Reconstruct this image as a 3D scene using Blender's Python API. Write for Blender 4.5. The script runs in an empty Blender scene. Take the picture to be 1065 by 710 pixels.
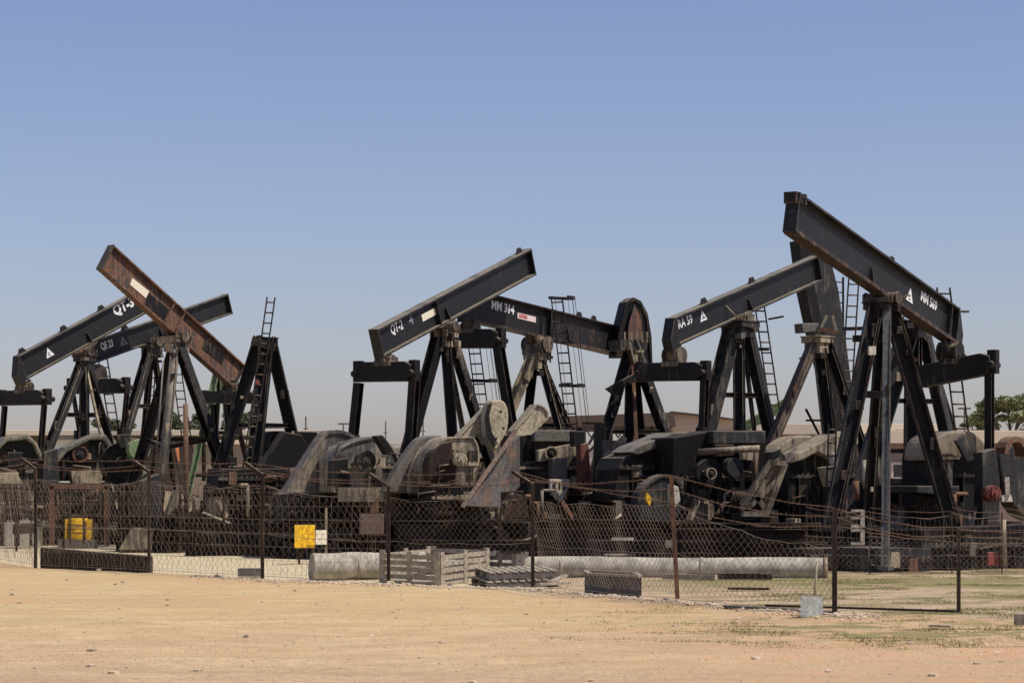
import bpy, math, random
from mathutils import Vector as V, noise as NZ
random.seed(7)
R = math.radians
SC = bpy.context.scene
COL = SC.collection
# ---------------------------------------------------------------- camera model (metres)
F, CX, HY, H = 2500.0, 532.5, 500.0, 1.9
def W(px, py, d):
    return V(((px-CX)/F*d, d, H+(HY-py)/F*d))
def hit(px, py, P, n):
    """point of the sight line through a picture point on the plane (P, n)"""
    o = V((0, 0, H)); r = V(((px-CX)/F, 1.0, (HY-py)/F))
    return o + r*((P-o).dot(n)/r.dot(n))
# ---------------------------------------------------------------- materials
MATS = {}
def nd(nt, t, **kw):
    n = nt.nodes.new(t)
    for k, v in kw.items():
        if k in ('operation', 'data_type', 'blend_type', 'interpolation_type', 'clamp', 'noise_dimensions', 'feature', 'normalize'):
            setattr(n, k, v)
        else:
            n.inputs[k.replace('_', ' ')].default_value = v
    return n
def mth(nt, op, a, b=None, clamp=False):
    n = nt.nodes.new('ShaderNodeMath'); n.operation = op; n.use_clamp = clamp
    for i, x in enumerate((a, b)):
        if x is None: continue
        if isinstance(x, (int, float)): n.inputs[i].default_value = x
        else: nt.links.new(x, n.inputs[i])
    return n.outputs[0]
def mixc(nt, fac, a, b):
    n = nt.nodes.new('ShaderNodeMix'); n.data_type = 'RGBA'
    for sock, x in ((n.inputs[0], fac), (n.inputs[6], a), (n.inputs[7], b)):
        if isinstance(x, (int, float)): sock.default_value = x
        elif isinstance(x, tuple): sock.default_value = (*x, 1)
        else: nt.links.new(x, sock)
    return n.outputs[2]
def tex(nt, vec, scale, detail=6, rough=.6, stretch=None, dist=0):
    if stretch:
        m = nt.nodes.new('ShaderNodeMapping'); m.inputs['Scale'].default_value = stretch
        nt.links.new(vec, m.inputs[0]); vec = m.outputs[0]
    n = nt.nodes.new('ShaderNodeTexNoise')
    n.inputs['Scale'].default_value = scale; n.inputs['Detail'].default_value = detail
    n.inputs['Roughness'].default_value = rough; n.inputs['Distortion'].default_value = dist
    nt.links.new(vec, n.inputs['Vector'])
    return n.outputs[0]
def ramp(nt, x, a, b):
    n = nt.nodes.new('ShaderNodeMapRange'); n.interpolation_type = 'SMOOTHSTEP'
    nt.links.new(x, n.inputs[0]); n.inputs[1].default_value = a; n.inputs[2].default_value = b
    return n.outputs[0]
def steel(name, col, dust=.35, rust=.3, rough=.55, dustcol=(.36, .29, .205), rustcol=(.16, .065, .032), metal=0.0, up=.8, scale=1.0, spec=.4, grime=.35):
    """weathered painted steel: colour variation, rust patches and streaks, settled dust"""
    if name in MATS: return MATS[name]
    m = bpy.data.materials.new(name); m.use_nodes = True; nt = m.node_tree
    b = nt.nodes['Principled BSDF']
    g = nt.nodes.new('ShaderNodeNewGeometry'); pos = g.outputs['Position']
    n1 = tex(nt, pos, .9*scale, 8, .65); n2 = tex(nt, pos, 3.1*scale, 9, .7, dist=.6)
    n3 = tex(nt, pos, 14*scale, 5, .6); n4 = tex(nt, pos, 2.4*scale, 6, .65, stretch=(4.5, 4.5, .5))
    c = mixc(nt, ramp(nt, n3, .3, .7), tuple(x*.7 for x in col), tuple(min(1, x*1.4) for x in col))
    nG = tex(nt, pos, .75*scale, 9, .72, stretch=(1.4, 1.4, .8), dist=1.2); c = mixc(nt, mth(nt, 'MULTIPLY', ramp(nt, nG, .5, .62), grime), c, (.012, .0095, .008))
    k = 1-rust
    rm = ramp(nt, mth(nt, 'ADD', mth(nt, 'MULTIPLY', n2, .45), mth(nt, 'MULTIPLY', n4, .55)), .40+.22*k, .50+.24*k)
    rc = mixc(nt, n3, tuple(x*.5 for x in rustcol), tuple(x*1.6 for x in rustcol))
    c = mixc(nt, mth(nt, 'MULTIPLY', rm, .85), c, rc)
    dm = ramp(nt, mth(nt, 'ADD', mth(nt, 'MULTIPLY', n1, .55), mth(nt, 'MULTIPLY', n4, .45)), .60-.22*dust, .68-.18*dust)
    sx = nt.nodes.new('ShaderNodeSeparateXYZ'); nt.links.new(g.outputs['Normal'], sx.inputs[0])
    upm = mth(nt, 'MULTIPLY', ramp(nt, sx.outputs[2], .35, .9), mth(nt, 'ADD', mth(nt, 'MULTIPLY', n2, .8), .25), True)
    gk = mth(nt, 'SUBTRACT', 1.0, mth(nt, 'MULTIPLY', ramp(nt, nG, .5, .6), min(1, grime*1.2)))
    d = mth(nt, 'MULTIPLY', mth(nt, 'MAXIMUM', mth(nt, 'MULTIPLY', dm, dust), mth(nt, 'MULTIPLY', upm, up)), gk)
    c = mixc(nt, d, c, mixc(nt, n3, tuple(x*.75 for x in dustcol), dustcol))
    bv = nt.nodes.new('ShaderNodeBevel'); bv.samples = 3; bv.inputs[0].default_value = .035
    dt = nt.nodes.new('ShaderNodeVectorMath'); dt.operation = 'DOT_PRODUCT'; nt.links.new(bv.outputs[0], dt.inputs[0]); nt.links.new(g.outputs['True Normal'], dt.inputs[1])
    ew = mth(nt, 'MULTIPLY', ramp(nt, dt.outputs['Value'], .985, .90), ramp(nt, n2, .38, .56))
    c = mixc(nt, mth(nt, 'MULTIPLY', ew, .42), c, mixc(nt, ramp(nt, n1, .4, .6), tuple(x*1.2 for x in rustcol), tuple(x*.8 for x in dustcol)))
    nt.links.new(c, b.inputs['Base Color'])
    ro = mth(nt, 'ADD', mth(nt, 'MULTIPLY', n2, .3), rough-.12, True)
    nt.links.new(mth(nt, 'MAXIMUM', ro, mth(nt, 'MULTIPLY', d, .9)), b.inputs['Roughness'])
    b.inputs['Specular IOR Level'].default_value = spec
    b.inputs['Metallic'].default_value = metal
    bp = nt.nodes.new('ShaderNodeBump'); bp.inputs['Strength'].default_value = .6; bp.inputs['Distance'].default_value = .015
    nt.links.new(n2, bp.inputs['Height']); nt.links.new(bp.outputs[0], b.inputs['Normal'])
    MATS[name] = m
    return m
def plain(name, col, rough=.8, var=.25, scale=6, bump=.0):
    if name in MATS: return MATS[name]
    m = bpy.data.materials.new(name); m.use_nodes = True; nt = m.node_tree
    b = nt.nodes['Principled BSDF']; g = nt.nodes.new('ShaderNodeNewGeometry')
    n = tex(nt, g.outputs['Position'], scale, 7, .65)
    c = mixc(nt, ramp(nt, n, .25, .75), tuple(x*(1-var) for x in col), tuple(min(1, x*(1+var)) for x in col))
    nt.links.new(c, b.inputs['Base Color']); b.inputs['Roughness'].default_value = rough
    if bump:
        bp = nt.nodes.new('ShaderNodeBump'); bp.inputs['Strength'].default_value = .5; bp.inputs['Distance'].default_value = bump
        nt.links.new(n, bp.inputs['Height']); nt.links.new(bp.outputs[0], b.inputs['Normal'])
    MATS[name] = m
    return m
BLK = steel('black_paint', (.0085, .0082, .0085), dust=.20, rust=.16, up=.75, spec=.22)
BLK2 = steel('black_paint_dusty', (.012, .0115, .0115), dust=.36, rust=.34, up=.85, spec=.22, grime=.2)
BEAM = steel('beam_paint', (.014, .0148, .016), dust=.14, rust=.08, up=.95, dustcol=(.42, .37, .27), rough=.5, spec=.3)
BEAMR = steel('beam_paint_rusting', (.013, .013, .014), dust=.2, rust=.36, up=.9, spec=.3, rustcol=(.13, .06, .035))
CHAR = steel('charcoal_paint', (.028, .029, .029), dust=.34, rust=.2, spec=.25)
GREY = steel('grey_paint', (.12, .108, .088), grime=.6, dust=.3, rust=.15, dustcol=(.33, .29, .22))
DKG = steel('dark_green_paint', (.014, .018, .013), dust=.34, rust=.25, spec=.25)
GRN = steel('pale_green_paint', (.17, .25, .12), dust=.25, rust=.3)
TAN = steel('dusty_tan_steel', (.09, .075, .055), grime=.55, dust=.85, rust=.34, dustcol=(.46, .375, .25), rustcol=(.12, .06, .035))
CREAM = steel('cream_paint', (.40, .34, .235), grime=.5, dust=.4, rust=.3, dustcol=(.45, .37, .25), rustcol=(.17, .1, .06))
OILY = steel('greasy_casting', (.05, .04, .032), grime=.9, dust=.6, rust=.5, rustcol=(.13, .07, .04), dustcol=(.38, .29, .18))
RUST = steel('rusty_steel', (.12, .06, .038), dust=.32, rust=.6, rustcol=(.17, .075, .038), dustcol=(.3, .22, .15), rough=.8)
RUSTB = steel('rust_brown_beam', (.06, .05, .045), grime=.25, dust=.38, rust=.85, rustcol=(.185, .082, .045), dustcol=(.32, .25, .18), rough=.8, scale=1.2)
RUSTD = steel('dark_rust', (.03, .02, .016), dust=.2, rust=.5, rustcol=(.06, .03, .02), rough=.85, spec=.2)
REDR = steel('red_rust', (.15, .05, .032), grime=.8, dust=.2, rust=.3, rustcol=(.22, .08, .04))
WHT = steel('dirty_white_paint', (.50, .45, .36), grime=.5, dust=.35, rust=.15, dustcol=(.45, .38, .28))
GALV = steel('galvanised_steel', (.085, .09, .085), dust=.25, rust=.05, dustcol=(.36, .32, .25))
YEL = steel('yellow_paint', (.95, .46, .01), dust=.0, rust=.0, up=.1, grime=0, dustcol=(.5, .4, .2))
DKR = steel('grime_black', (.008, .007, .0065), dust=.36, rust=.3, rustcol=(.02, .012, .009), up=.4, dustcol=(.22, .16, .11), spec=.15)
PIPEM = steel('pipe_coating', (.40, .37, .30), grime=0, dust=.12, rust=.0, dustcol=(.46, .385, .28), up=.3, rough=1, scale=.3, spec=.05)
WOOD = plain('weathered_wood', (.36, .305, .225), .9, .4, 9, .01)
WOODD = plain('dark_weathered_wood', (.13, .115, .10), .9, .4, 9, .01)
LETTER = plain('white_lettering', (.80, .80, .78), .6, .12, 12)
FADED = plain('faded_lettering', (.20, .21, .23), .8, .35, 20)
PLATE = plain('cream_plate', (.80, .72, .55), .6, .08, 12)
REDL = plain('red_print', (.55, .09, .06), .6, .1)
WIRE = plain('fence_wire', (.21, .165, .125), .6, .35, 3)
WIRER = plain('rusty_wire', (.13, .075, .045), .85, .35, 3)
STONE = plain('pale_stone', (.50, .40, .27), .95, .25, 4, .01)
LAMPRED = steel('red_hub_paint', (.24, .05, .04), dust=.35, rust=.3, grime=.8)
# ---------------------------------------------------------------- mesh builder
class M:
    def __init__(s): s.v = []; s.f = []; s.sm = []
    def poly(s, pts, axis, smooth=False):
        """closed prism: a flat ring of points swept along axis"""
        n = len(pts); b = len(s.v)
        s.v += [V(p) for p in pts] + [V(p)+axis for p in pts]
        nrm = V((0, 0, 0))
        for i in range(n): nrm += (pts[i]-pts[0]).cross(pts[(i+1) % n]-pts[0])
        fl = nrm.dot(axis) > 0
        A = list(range(b, b+n)); B = list(range(b+n, b+2*n))
        s.f += [A[::-1] if fl else A, B if fl else B[::-1]]; s.sm += [False, False]
        for i in range(n):
            j = (i+1) % n
            q = [A[i], A[j], B[j], B[i]]
            s.f.append(q if fl else q[::-1]); s.sm.append(smooth)
        return s
    def frame(s, P, Q, up=V((0, 0, 1))):
        e = (Q-P).normalized(); side = e.cross(up)
        if side.length < 1e-4: side = e.cross(V((0, 1, 0)))
        side.normalize(); return e, side, side.cross(e)
    def bar(s, P, Q, w, h, up=V((0, 0, 1))):
        e, a, b = s.frame(P, Q, up)
        return s.poly([P+a*x*w/2+b*y*h/2 for x, y in ((-1, -1), (1, -1), (1, 1), (-1, 1))], Q-P)
    def hbeam(s, P, Q, w, h, tw=.03, tf=.04, up=V((0, 0, 1))):
        """I section: flanges w wide at top and bottom along 'up', web between"""
        e, a, b = s.frame(P, Q, up)
        x, y, t, g = w/2, h/2, tw/2, tf
        pr = [(-x, -y), (x, -y), (x, -y+g), (t, -y+g), (t, y-g), (x, y-g), (x, y), (-x, y), (-x, y-g), (-t, y-g), (-t, -y+g), (-x, -y+g)]
        return s.poly([P+a*i+b*j for i, j in pr], Q-P)
    def tube(s, P, Q, r, n=10, r2=None):
        e, a, b = s.frame(P, Q)
        if r2 is None:
            return s.poly([P+(a*math.cos(t)+b*math.sin(t))*r for t in [2*math.pi*i/n for i in range(n)]], Q-P, True)
        o = len(s.v)
        for c, rr in ((P, r), (Q, r2)):
            s.v += [c+(a*math.cos(2*math.pi*i/n)+b*math.sin(2*math.pi*i/n))*rr for i in range(n)]
        for i in range(n):
            j = (i+1) % n; s.f.append([o+j, o+i, o+n+i, o+n+j][::-1]); s.sm.append(True)
        s.f.append([o+i for i in range(n)]); s.f.append([o+n+i for i in range(n)][::-1]); s.sm += [False, False]
        return s
    def path(s, pts, r, n=3):
        o = len(s.v); k = len(pts)
        for i, p in enumerate(pts):
            e = (pts[min(i+1, k-1)]-pts[max(i-1, 0)]).normalized()
            a = e.cross(V((0, 0, 1)))
            if a.length < .01: a = e.cross(V((0, 1, 0)))
            a.normalize(); b = a.cross(e)
            s.v += [p+(a*math.cos(2*math.pi*j/n)+b*math.sin(2*math.pi*j/n))*r for j in range(n)]
        for i in range(k-1):
            for j in range(n):
                q = o+i*n; jj = (j+1) % n
                s.f.append([q+j, q+jj, q+n+jj, q+n+j]); s.sm.append(n > 4)
        return s
    def box(s, lo, hi):
        lo = V(lo); hi = V(hi)
        return s.poly([V((lo.x, lo.y, lo.z)), V((hi.x, lo.y, lo.z)), V((hi.x, hi.y, lo.z)), V((lo.x, hi.y, lo.z))], V((0, 0, hi.z-lo.z)))
    def obox(s, C, a, b, ha, hb, z0, z1):
        """upright box, half sizes ha, hb along the ground directions a, b"""
        return s.poly([V((C.x, C.y, 0))+a*i*ha+b*j*hb+V((0, 0, z0)) for i, j in ((-1, -1), (1, -1), (1, 1), (-1, 1))], V((0, 0, z1-z0)))
    def blob(s, C, rx, ry, rz, seed=0, n=7, m=5, rough=.3):
        o = len(s.v)
        for i in range(m+1):
            th = math.pi*i/m
            for j in range(n):
                ph = 2*math.pi*j/n
                d = V((math.sin(th)*math.cos(ph), math.sin(th)*math.sin(ph), math.cos(th)))
                k = 1+rough*NZ.noise(d*1.3+V((seed*3.7, seed*1.3, 0)))*1.6
                s.v.append(C+V((d.x*rx*k, d.y*ry*k, d.z*rz*k)))
        for i in range(m):
            for j in range(n):
                jj = (j+1) % n; s.f.append([o+i*n+j, o+(i+1)*n+j, o+(i+1)*n+jj, o+i*n+jj]); s.sm.append(False)
        return s
    def build(s, name, mat, parent=None, bevel=0, org=None):
        if org is None: org = ORIG.get(parent.name, V((0, 0, 0))) if parent else V((0, 0, 0))
        me = bpy.data.meshes.new(name); me.from_pydata([tuple(p-org) for p in s.v], [], s.f); me.update()
        me.polygons.foreach_set('use_smooth', s.sm)
        o = bpy.data.objects.new(name, me); COL.objects.link(o); me.materials.append(mat)
        if parent: o.parent = parent; ORIG[o.name] = org
        else: o.location = org; ORIG[o.name] = org
        if bevel:
            b = o.modifiers.new('b', 'BEVEL'); b.width = bevel; b.segments = 2; b.limit_method = 'ANGLE'; b.angle_limit = R(40)
        return o
ORIG = {}
def tag(o, label=None, cat=None, group=None, kind=None):
    if label: o['label'] = label
    if cat: o['category'] = cat
    if group: o['group'] = group
    if kind: o['kind'] = kind
    return o
def thing(name, loc, label, cat, group=None):
    o = bpy.data.objects.new(name, None); COL.objects.link(o); o.location = loc; o.empty_display_size = .3
    ORIG[o.name] = V(loc)
    return tag(o, label, cat, group)
Z = V((0, 0, 1))
def lerp(a, b, t): return a+(b-a)*t
def rnd(pts, n=3, keep=()):
    """rounds an outline (Catmull-Rom); corners listed in keep stay sharp"""
    out = []; N = len(pts)
    for i in range(N):
        p0, p1, p2, p3 = pts[i-1], pts[i], pts[(i+1) % N], pts[(i+2) % N]
        if i in keep: p0 = (2*p1[0]-p2[0], 2*p1[1]-p2[1])
        if (i+1) % N in keep: p3 = (2*p2[0]-p1[0], 2*p2[1]-p1[1])
        for k in range(n):
            t = k/n; out.append(tuple(.5*(2*p1[j]+(p2[j]-p0[j])*t+(2*p0[j]-5*p1[j]+4*p2[j]-p3[j])*t*t+(3*p1[j]-p0[j]-3*p2[j]+p3[j])*t**3) for j in (0, 1)))
    return out
# text laid on a plane
def lettering(txt, P, right, up, out, size, mat, parent, squeeze=1.0, name='lettering', bold=.012):
    c = bpy.data.curves.new('t', 'FONT'); c.body = txt; c.size = 1.0; c.resolution_u = 3; c.extrude = .01; c.offset = bold
    t = bpy.data.objects.new('t', c); COL.objects.link(t)
    bpy.context.view_layer.update()
    me = bpy.data.meshes.new_from_object(t.evaluated_get(bpy.context.evaluated_depsgraph_get()))
    bpy.data.objects.remove(t); bpy.data.curves.remove(c)
    k = size/.70
    b = M(); b.v = [P+right*(v.co.x*k*squeeze)+up*(v.co.y*k)+out*(v.co.z*.3+.006) for v in me.vertices]
    b.f = [list(p.vertices) for p in me.polygons]; b.sm = [False]*len(b.f)
    return b.build(name, mat, parent)
def ladder(P, Q, wdir, w, name, mat, parent, step=.3, r=.022, cage=None):
    m = M(); a = wdir.normalized()*w/2
    m.bar(P-a, Q-a, .06, .035); m.bar(P+a, Q+a, .06, .035)
    L = (Q-P).length; n = int(L/step)
    for i in range(n+1):
        c = lerp(P, Q, (i+.5)/(n+1)); m.tube(c-a, c+a, r, 5)
    o = m.build(name, mat, parent)
    if cage:
        t0, t1, out = cage; g = M(); e = (Q-P).normalized()
        o2 = out.normalized(); A = wdir.normalized()
        arc = [A*(.30*math.cos(t))+o2*(.62*math.sin(t)+.05) for t in [math.pi*i/8 for i in range(9)]]
        nn = max(2, int(L*(t1-t0)/.95))
        for i in range(nn+1):
            c = lerp(P, Q, t0+(t1-t0)*i/nn)
            for k in range(8): g.bar(c+arc[k], c+arc[k+1], .02, .09, e)
        for k in (1, 2, 3, 4, 5, 6, 7): g.bar(lerp(P, Q, t0)+arc[k], lerp(P, Q, t1)+arc[k], .03, .012)
        g.build('safety_cage', mat, o)
    return o
# ---------------------------------------------------------------- pump jacks
DETAIL = ('gearbox', 'engine_housing', 'gear_cover', 'gear_pedestal', 'weight_box')
class Unit:
    def __init__(s, name, label, cat, d, phi, flip=False, org=None, group='oilfield pumping units parked in the yard'):
        s.d = d; s.u = V((math.cos(R(phi)), math.sin(R(phi)), 0)); s.v = V((math.sin(R(phi)), -math.cos(R(phi)), 0))
        s.face = (s.v+V((0, -1.1, 0))).normalized()      # castings
        s.sideways = V((-s.face.y, s.face.x, 0))
        s.root = thing(name, org, label, cat, group)
    # walking beam ---------------------------------------------------------
    def beam(s, T, Hd, dT, hb, mat, wf=.29, bevel_end=0, stiff=(), lugs=(), rustflange=False, gus=()):
        """T, Hd picture points of the two ends (mid height); the beam lies in the vertical plane of u through T"""
        s.P0 = W(*T, dT); s.P1 = hit(*Hd, s.P0, s.v)
        s.e = (s.P1-s.P0).normalized(); s.n = s.v.cross(s.e); 
        if s.n.z < 0: s.n = -s.n
        s.hb = hb
        m = M().hbeam(s.P0, s.P1, wf, hb, .03, .045)
        b = s.beamo = m.build('walking_beam', mat, s.root)
        for P, sg in ((s.P0, -1), (s.P1, 1)):
            k = M().poly([P+s.v*i*wf/2*1.02+s.n*j*(hb/2+.012)+s.e*sg*.002 for i, j in ((-1, -1), (1, -1), (1, 1), (-1, 1))], s.e*sg*.035)
            k.build('end_plate', CHAR if mat is RUSTB else mat, b)
        if rustflange:
            q = M(); c0, c1 = s.P0+s.e*.02-s.n*(hb/2+.012), s.P1-s.e*.02-s.n*(hb/2+.012)
            q.poly([c0-s.v*wf*.51-s.n*.02, c0+s.v*wf*.51-s.n*.02, c0+s.v*wf*.51+s.n*.045, c0+s.v*wf*.51+s.n*.05, c0-s.v*wf*.51+s.n*.05], c1-c0)
            q.build('lower_flange', steel('flange_rust', (.022, .018, .016), dust=.3, rust=.62, rustcol=(.12, .052, .03), up=.5), b)
        if bevel_end:
            q = M(); h = hb/2
            P = s.P0 if bevel_end > 0 else s.P1; sg = -1 if bevel_end > 0 else 1
            P = P+s.e*sg*.04
            q.poly([P+s.n*h-s.v*.15, P+s.e*sg*.30-s.n*h*.35-s.v*.15, P+s.e*sg*.28-s.n*h*1.25-s.v*.15, P-s.n*h*1.0-s.v*.15], s.v*.30)
            q.build('bearing_bracket', mat, b, .015)
        for t in gus:
            c = lerp(s.P0, s.P1, t)-s.n*(hb/2-.047)
            M().poly([c+s.v*.017, c+s.v*wf*.46, c+s.v*.06+s.n*hb*.42, c+s.v*.017+s.n*hb*.42], s.e*.03).build('gusset', mat, b)
        if stiff:
            for t in stiff:
                q = M(); c = lerp(s.P0, s.P1, t)
                for sg in (1, -1):
                    q.poly([c+s.v*sg*.017-s.n*(hb/2-.047), c+s.v*sg*wf*.46-s.n*(hb/2-.047), c+s.v*sg*wf*.46+s.n*(hb/2-.047), c+s.v*sg*.017+s.n*(hb/2-.047)], s.e*.03)
                q.build('stiffening_rib', mat, b)
        for t in lugs:
            c = lerp(s.P0, s.P1, t)+s.n*hb/2
            q = M().poly([c-s.e*.16-s.v*.02, c+s.e*.16-s.v*.02, c+s.e*.07+s.n*.15-s.v*.02, c-s.e*.07+s.n*.15-s.v*.02], s.v*.04)
            q.build('lifting_lug', mat, b)
        return b
    def onweb(s, px, py, off=.0): return hit(px, py, s.P0+s.v*(.017+off), s.v)
    def text(s, txt, px, py, hpx, mat=None, sq=.8, bold=.018, off=0):
        r = s.e if s.e.x > 0 else -s.e
        P = s.onweb(px, py, off); k = P.y/F*hpx/abs(s.n.z)
        lettering(txt, P, r, s.n, s.v, k, mat or LETTER, s.beamo, sq, bold=bold)
    def plate(s, p4, mat, name='nameplate'):
        pts = [s.onweb(*p, .003) for p in p4]
        return M().poly(pts, s.v*.012).build(name, mat, s.beamo)
    def triangle(s, px, py, hpx, mat=None, inner=True):
        """warning-like triangle emblem with a dark curl inside"""
        r = s.e if s.e.x > 0 else -s.e
        P = s.onweb(px, py); k = P.y/F*hpx
        def q(a, b, off=.004): return P+r*a*k*.95+s.n*b*k+s.v*off
        if inner == 'outline':
            m = M(); c = [(-.62, -.42), (.62, -.42), (0, .62)]; ci = [(-.34, -.25), (.34, -.25), (0, .30)]
            for i in range(3):
                j = (i+1) % 3; m.poly([q(*c[i]), q(*c[j]), q(*ci[j]), q(*ci[i])], s.v*.006)
            m.build('triangle_emblem', mat or LETTER, s.beamo); w = .09
        else:
            M().poly([q(-.62, -.42), q(.62, -.42), q(0, .62)], s.v*.006).build('triangle_emblem', mat or LETTER, s.beamo); w = .09
        if inner:
            m = M(); n = 10
            for i in range(n-2):
                a0, a1 = [2*math.pi*(i+z)/n+.6 for z in (0, 1)]
                m.poly([q(.21*math.cos(a0), -.1+.21*math.sin(a0), .011), q(.21*math.cos(a1), -.1+.21*math.sin(a1), .011),
                        q(.12*math.cos(a1), -.1+.12*math.sin(a1), .011), q(.12*math.cos(a0), -.1+.12*math.sin(a0), .011)], s.v*.003)
            m.build('emblem_mark', BEAM if inner != 'outline' else (mat or LETTER), s.beamo)
    # samson post ----------------------------------------------------------
    def post(s, top, dS, legs, zb=1.0, capw=.5, mat=BLK, saddle=True, brace=(.35, .62), capmat=None, onbeam=True):
        """top = picture point of the post's head; legs: (px, py, depth offset, width, profile, material, foot z)"""
        s.top = W(*top, dS) if dS else hit(*top, s.P0, s.v)
        s.zb = zb; d0 = s.top.y; tx, ty = top; feet = []
        for L in legs:
            px, py, do, w, prof, mt = L[:6]; w *= .78; z = L[6] if len(L) > 6 else zb
            x0 = L[7] if len(L) > 7 else 0
            d = d0+do; yf = HY-(z-H)/d*F
            pf = tx+x0+(px-tx-x0)*(yf-ty)/(py-ty)
            Q = W(pf, yf, d); P = s.top+V(((x0/F*d0), do*.12, 0))
            P = P+(P-Q).normalized()*.05
            m = M()
            if prof == 'H': m.hbeam(Q, P, w, w, .02, .03, up=s.v)
            elif prof == 'X': m.hbeam(Q, P, w, w, .02, .03, up=V((0, 1, 0)).cross(P-Q))
            elif prof == 'R': m.tube(Q, P, w/2, 12)
            elif prof == 'B': m.bar(Q, P, w, w*.8)
            m.obox(Q, s.u, s.v, w*.75, w*.75, z-.06, z+.03)
            m.build('leg', mt, s.root); feet.append((Q, P))
            rq = random.Random(int(px*7+py)); nrm = (s.v*.8+V((0, -.6, 0))).normalized(); k = nrm*(w*.55)
            if rq.random() < .6:
                a_ = lerp(Q, P, .02)+k+s.u*rq.uniform(-.08, .08); M().path([a_, lerp(Q, P, .45)+k+s.u*rq.uniform(-.1, .1), lerp(Q, P, .93)+k], .014, 5).build('conduit', rq.choice([TAN, GREY, RUSTD, BLK2]), s.root)
            for _ in range(3):
                t = rq.uniform(.08, .95); c_ = lerp(Q, P, t)+k*.9; hw = w*rq.uniform(.3, .6); hh_ = rq.uniform(.04, .16)
                M().poly([c_-s.u*hw-Z*hh_, c_+s.u*hw-Z*hh_, c_+s.u*hw*.8+Z*hh_, c_-s.u*hw*.9+Z*hh_], nrm*-.05).build('splice_plate', rq.choice([BLK2, BLK, mt, RUSTD, TAN]), s.root, .006)
        m = M(); c = s.top
        m.obox(c, s.u, s.v, capw/2, capw/2, c.z-.12, c.z+.02); m.obox(c, s.u, s.v, capw*.54, capw*.54, c.z+.02, c.z+.055)
        m.obox(c, s.u, s.v, capw*.4, capw*.4, c.z-.38, c.z-.12)
        m.build('post_cap', capmat or mat, s.root, .01)
        rq = random.Random(int(tx)); mm = [TAN, BLK2, RUSTD, GREY, BLK2]
        for i in range(7):
            a_ = c+s.u*rq.uniform(-.9, .9)*capw*.6+s.v*rq.uniform(-.2, 1)*capw*.6+Z*rq.uniform(-.55, .12)
            if i % 3 == 0: M().tube(a_, a_+V((rq.uniform(-.35, .35), rq.uniform(-.2, .2), rq.uniform(-.3, .4))), .022, 6).build('grease_pipe', rq.choice(mm), s.root)
            else:
                M().obox(a_, s.u, s.v, rq.uniform(.04, .12), rq.uniform(.04, .12), a_.z-rq.uniform(.03, .1), a_.z+rq.uniform(.03, .1)).build('clamp_block', rq.choice(mm), s.root, .008)
        if len(feet) >= 3:
            m = M()
            for t in brace:
                pts = [lerp(q, p, t) for q, p in feet]
                pts.sort(key=lambda p: math.atan2(p.y-c.y, p.x-c.x))
                for i in range(len(pts)): M().hbeam(pts[i], pts[(i+1) % len(pts)], .1, .12, .012, .015).build('cross_brace', mat, s.root)
        if saddle and hasattr(s, 'P0'):
            a = s.top+Z*.07; t = (a-s.P0).dot(s.e)
            b = s.P0+s.e*t-s.n*(s.hb/2)
            m = M(); mid = (a+b)/2; rr = max(.12, (b-a).length*.42)
            m.tube(mid-s.v*.36, mid+s.v*.36, rr, 14)
            m.tube(mid+s.v*.36, mid+s.v*.40, rr*1.18, 14); m.tube(mid-s.v*.36, mid-s.v*.40, rr*1.18, 14)
            m.poly([b-s.e*.42-s.v*.16, b+s.e*.42-s.v*.16, mid+s.e*.2-s.v*.16, mid-s.e*.2-s.v*.16], s.v*.32)
            m.obox(a, s.u, s.v, .26, .30, a.z-.01, mid.z)
            for i in (-1, 1):
                for j in (-1, 1): m.tube(a+s.u*i*.2+s.v*j*.33-Z*.05, a+s.u*i*.2+s.v*j*.33+Z*.16, .03, 6)
            m.build('saddle_bearing', OILY, s.root, .01)
    # tail bearing, equalizer bar and pitman arms --------------------------
    def equalizer(s, A, B, hgt, mat=BLK, cast=TAN, castpx=None, pit=(), pmat=BLK, pw=.13, ears=1):
        P = s.P0 if not castpx else hit(castpx[0], castpx[1], s.P0, s.v)
        a, b = hit(*A, P, s.u), hit(*B, P, s.u)
        e = (b-a).normalized(); L = (b-a).length; n = s.u.cross(e); n = n if n.z > 0 else -n
        m = M(); h = hgt/2
        prof = [(0, h*.6), (.12*L, h), (.88*L, h), (L, h*.6), (L, -h*.3), (.93*L, -h), (.07*L, -h), (0, -h*.3)]
        m.poly([a+e*x+n*y-s.u*.17 for x, y in prof], s.u*.34)
        bar = m.build('equalizer_bar', mat, s.root, .02)
        for c in (a, b):
            m = M().obox(c+e*0, s.u, s.v, .10, .11, c.z-h*1.0, c.z+h*1.15)
            m.tube(c-s.u*.24-Z*h*.2, c+s.u*.24-Z*h*.2, .085, 10)
            m.build('wrist_bearing', mat, bar, .01)
        # centre bearing between beam and bar
        lo = (a+b)/2+n*h*.8; hi = P
        m = M(); mid = (lo+hi)/2; rr = max(.11, (hi-lo).length*.40)
        m.bar(lo, hi, .22, .26); m.tube(mid-s.v*.2, mid+s.v*.2, rr*1.05, 12); m.tube(mid+s.v*.2, mid+s.v*.25, rr*1.3, 10); m.tube(mid-s.v*.25, mid-s.v*.2, rr*1.3, 10)
        m.obox(lo, s.u, s.v, .2, .26, lo.z-.06, lo.z+.07)
        for i in (-1, 1): m.bar(hi+s.e*i*.15+s.n*.02, mid+s.e*i*.1-Z*.02, .24, .07)
        for i in (-1, 1):
            for j in (-1, 1): m.tube(lo+s.u*i*.15+s.v*j*.22+Z*.03, lo+s.u*i*.15+s.v*j*.22+Z*.17, .03, 6)
        m.build('tail_bearing', OILY if cast is TAN else cast, s.root, .008)
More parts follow.
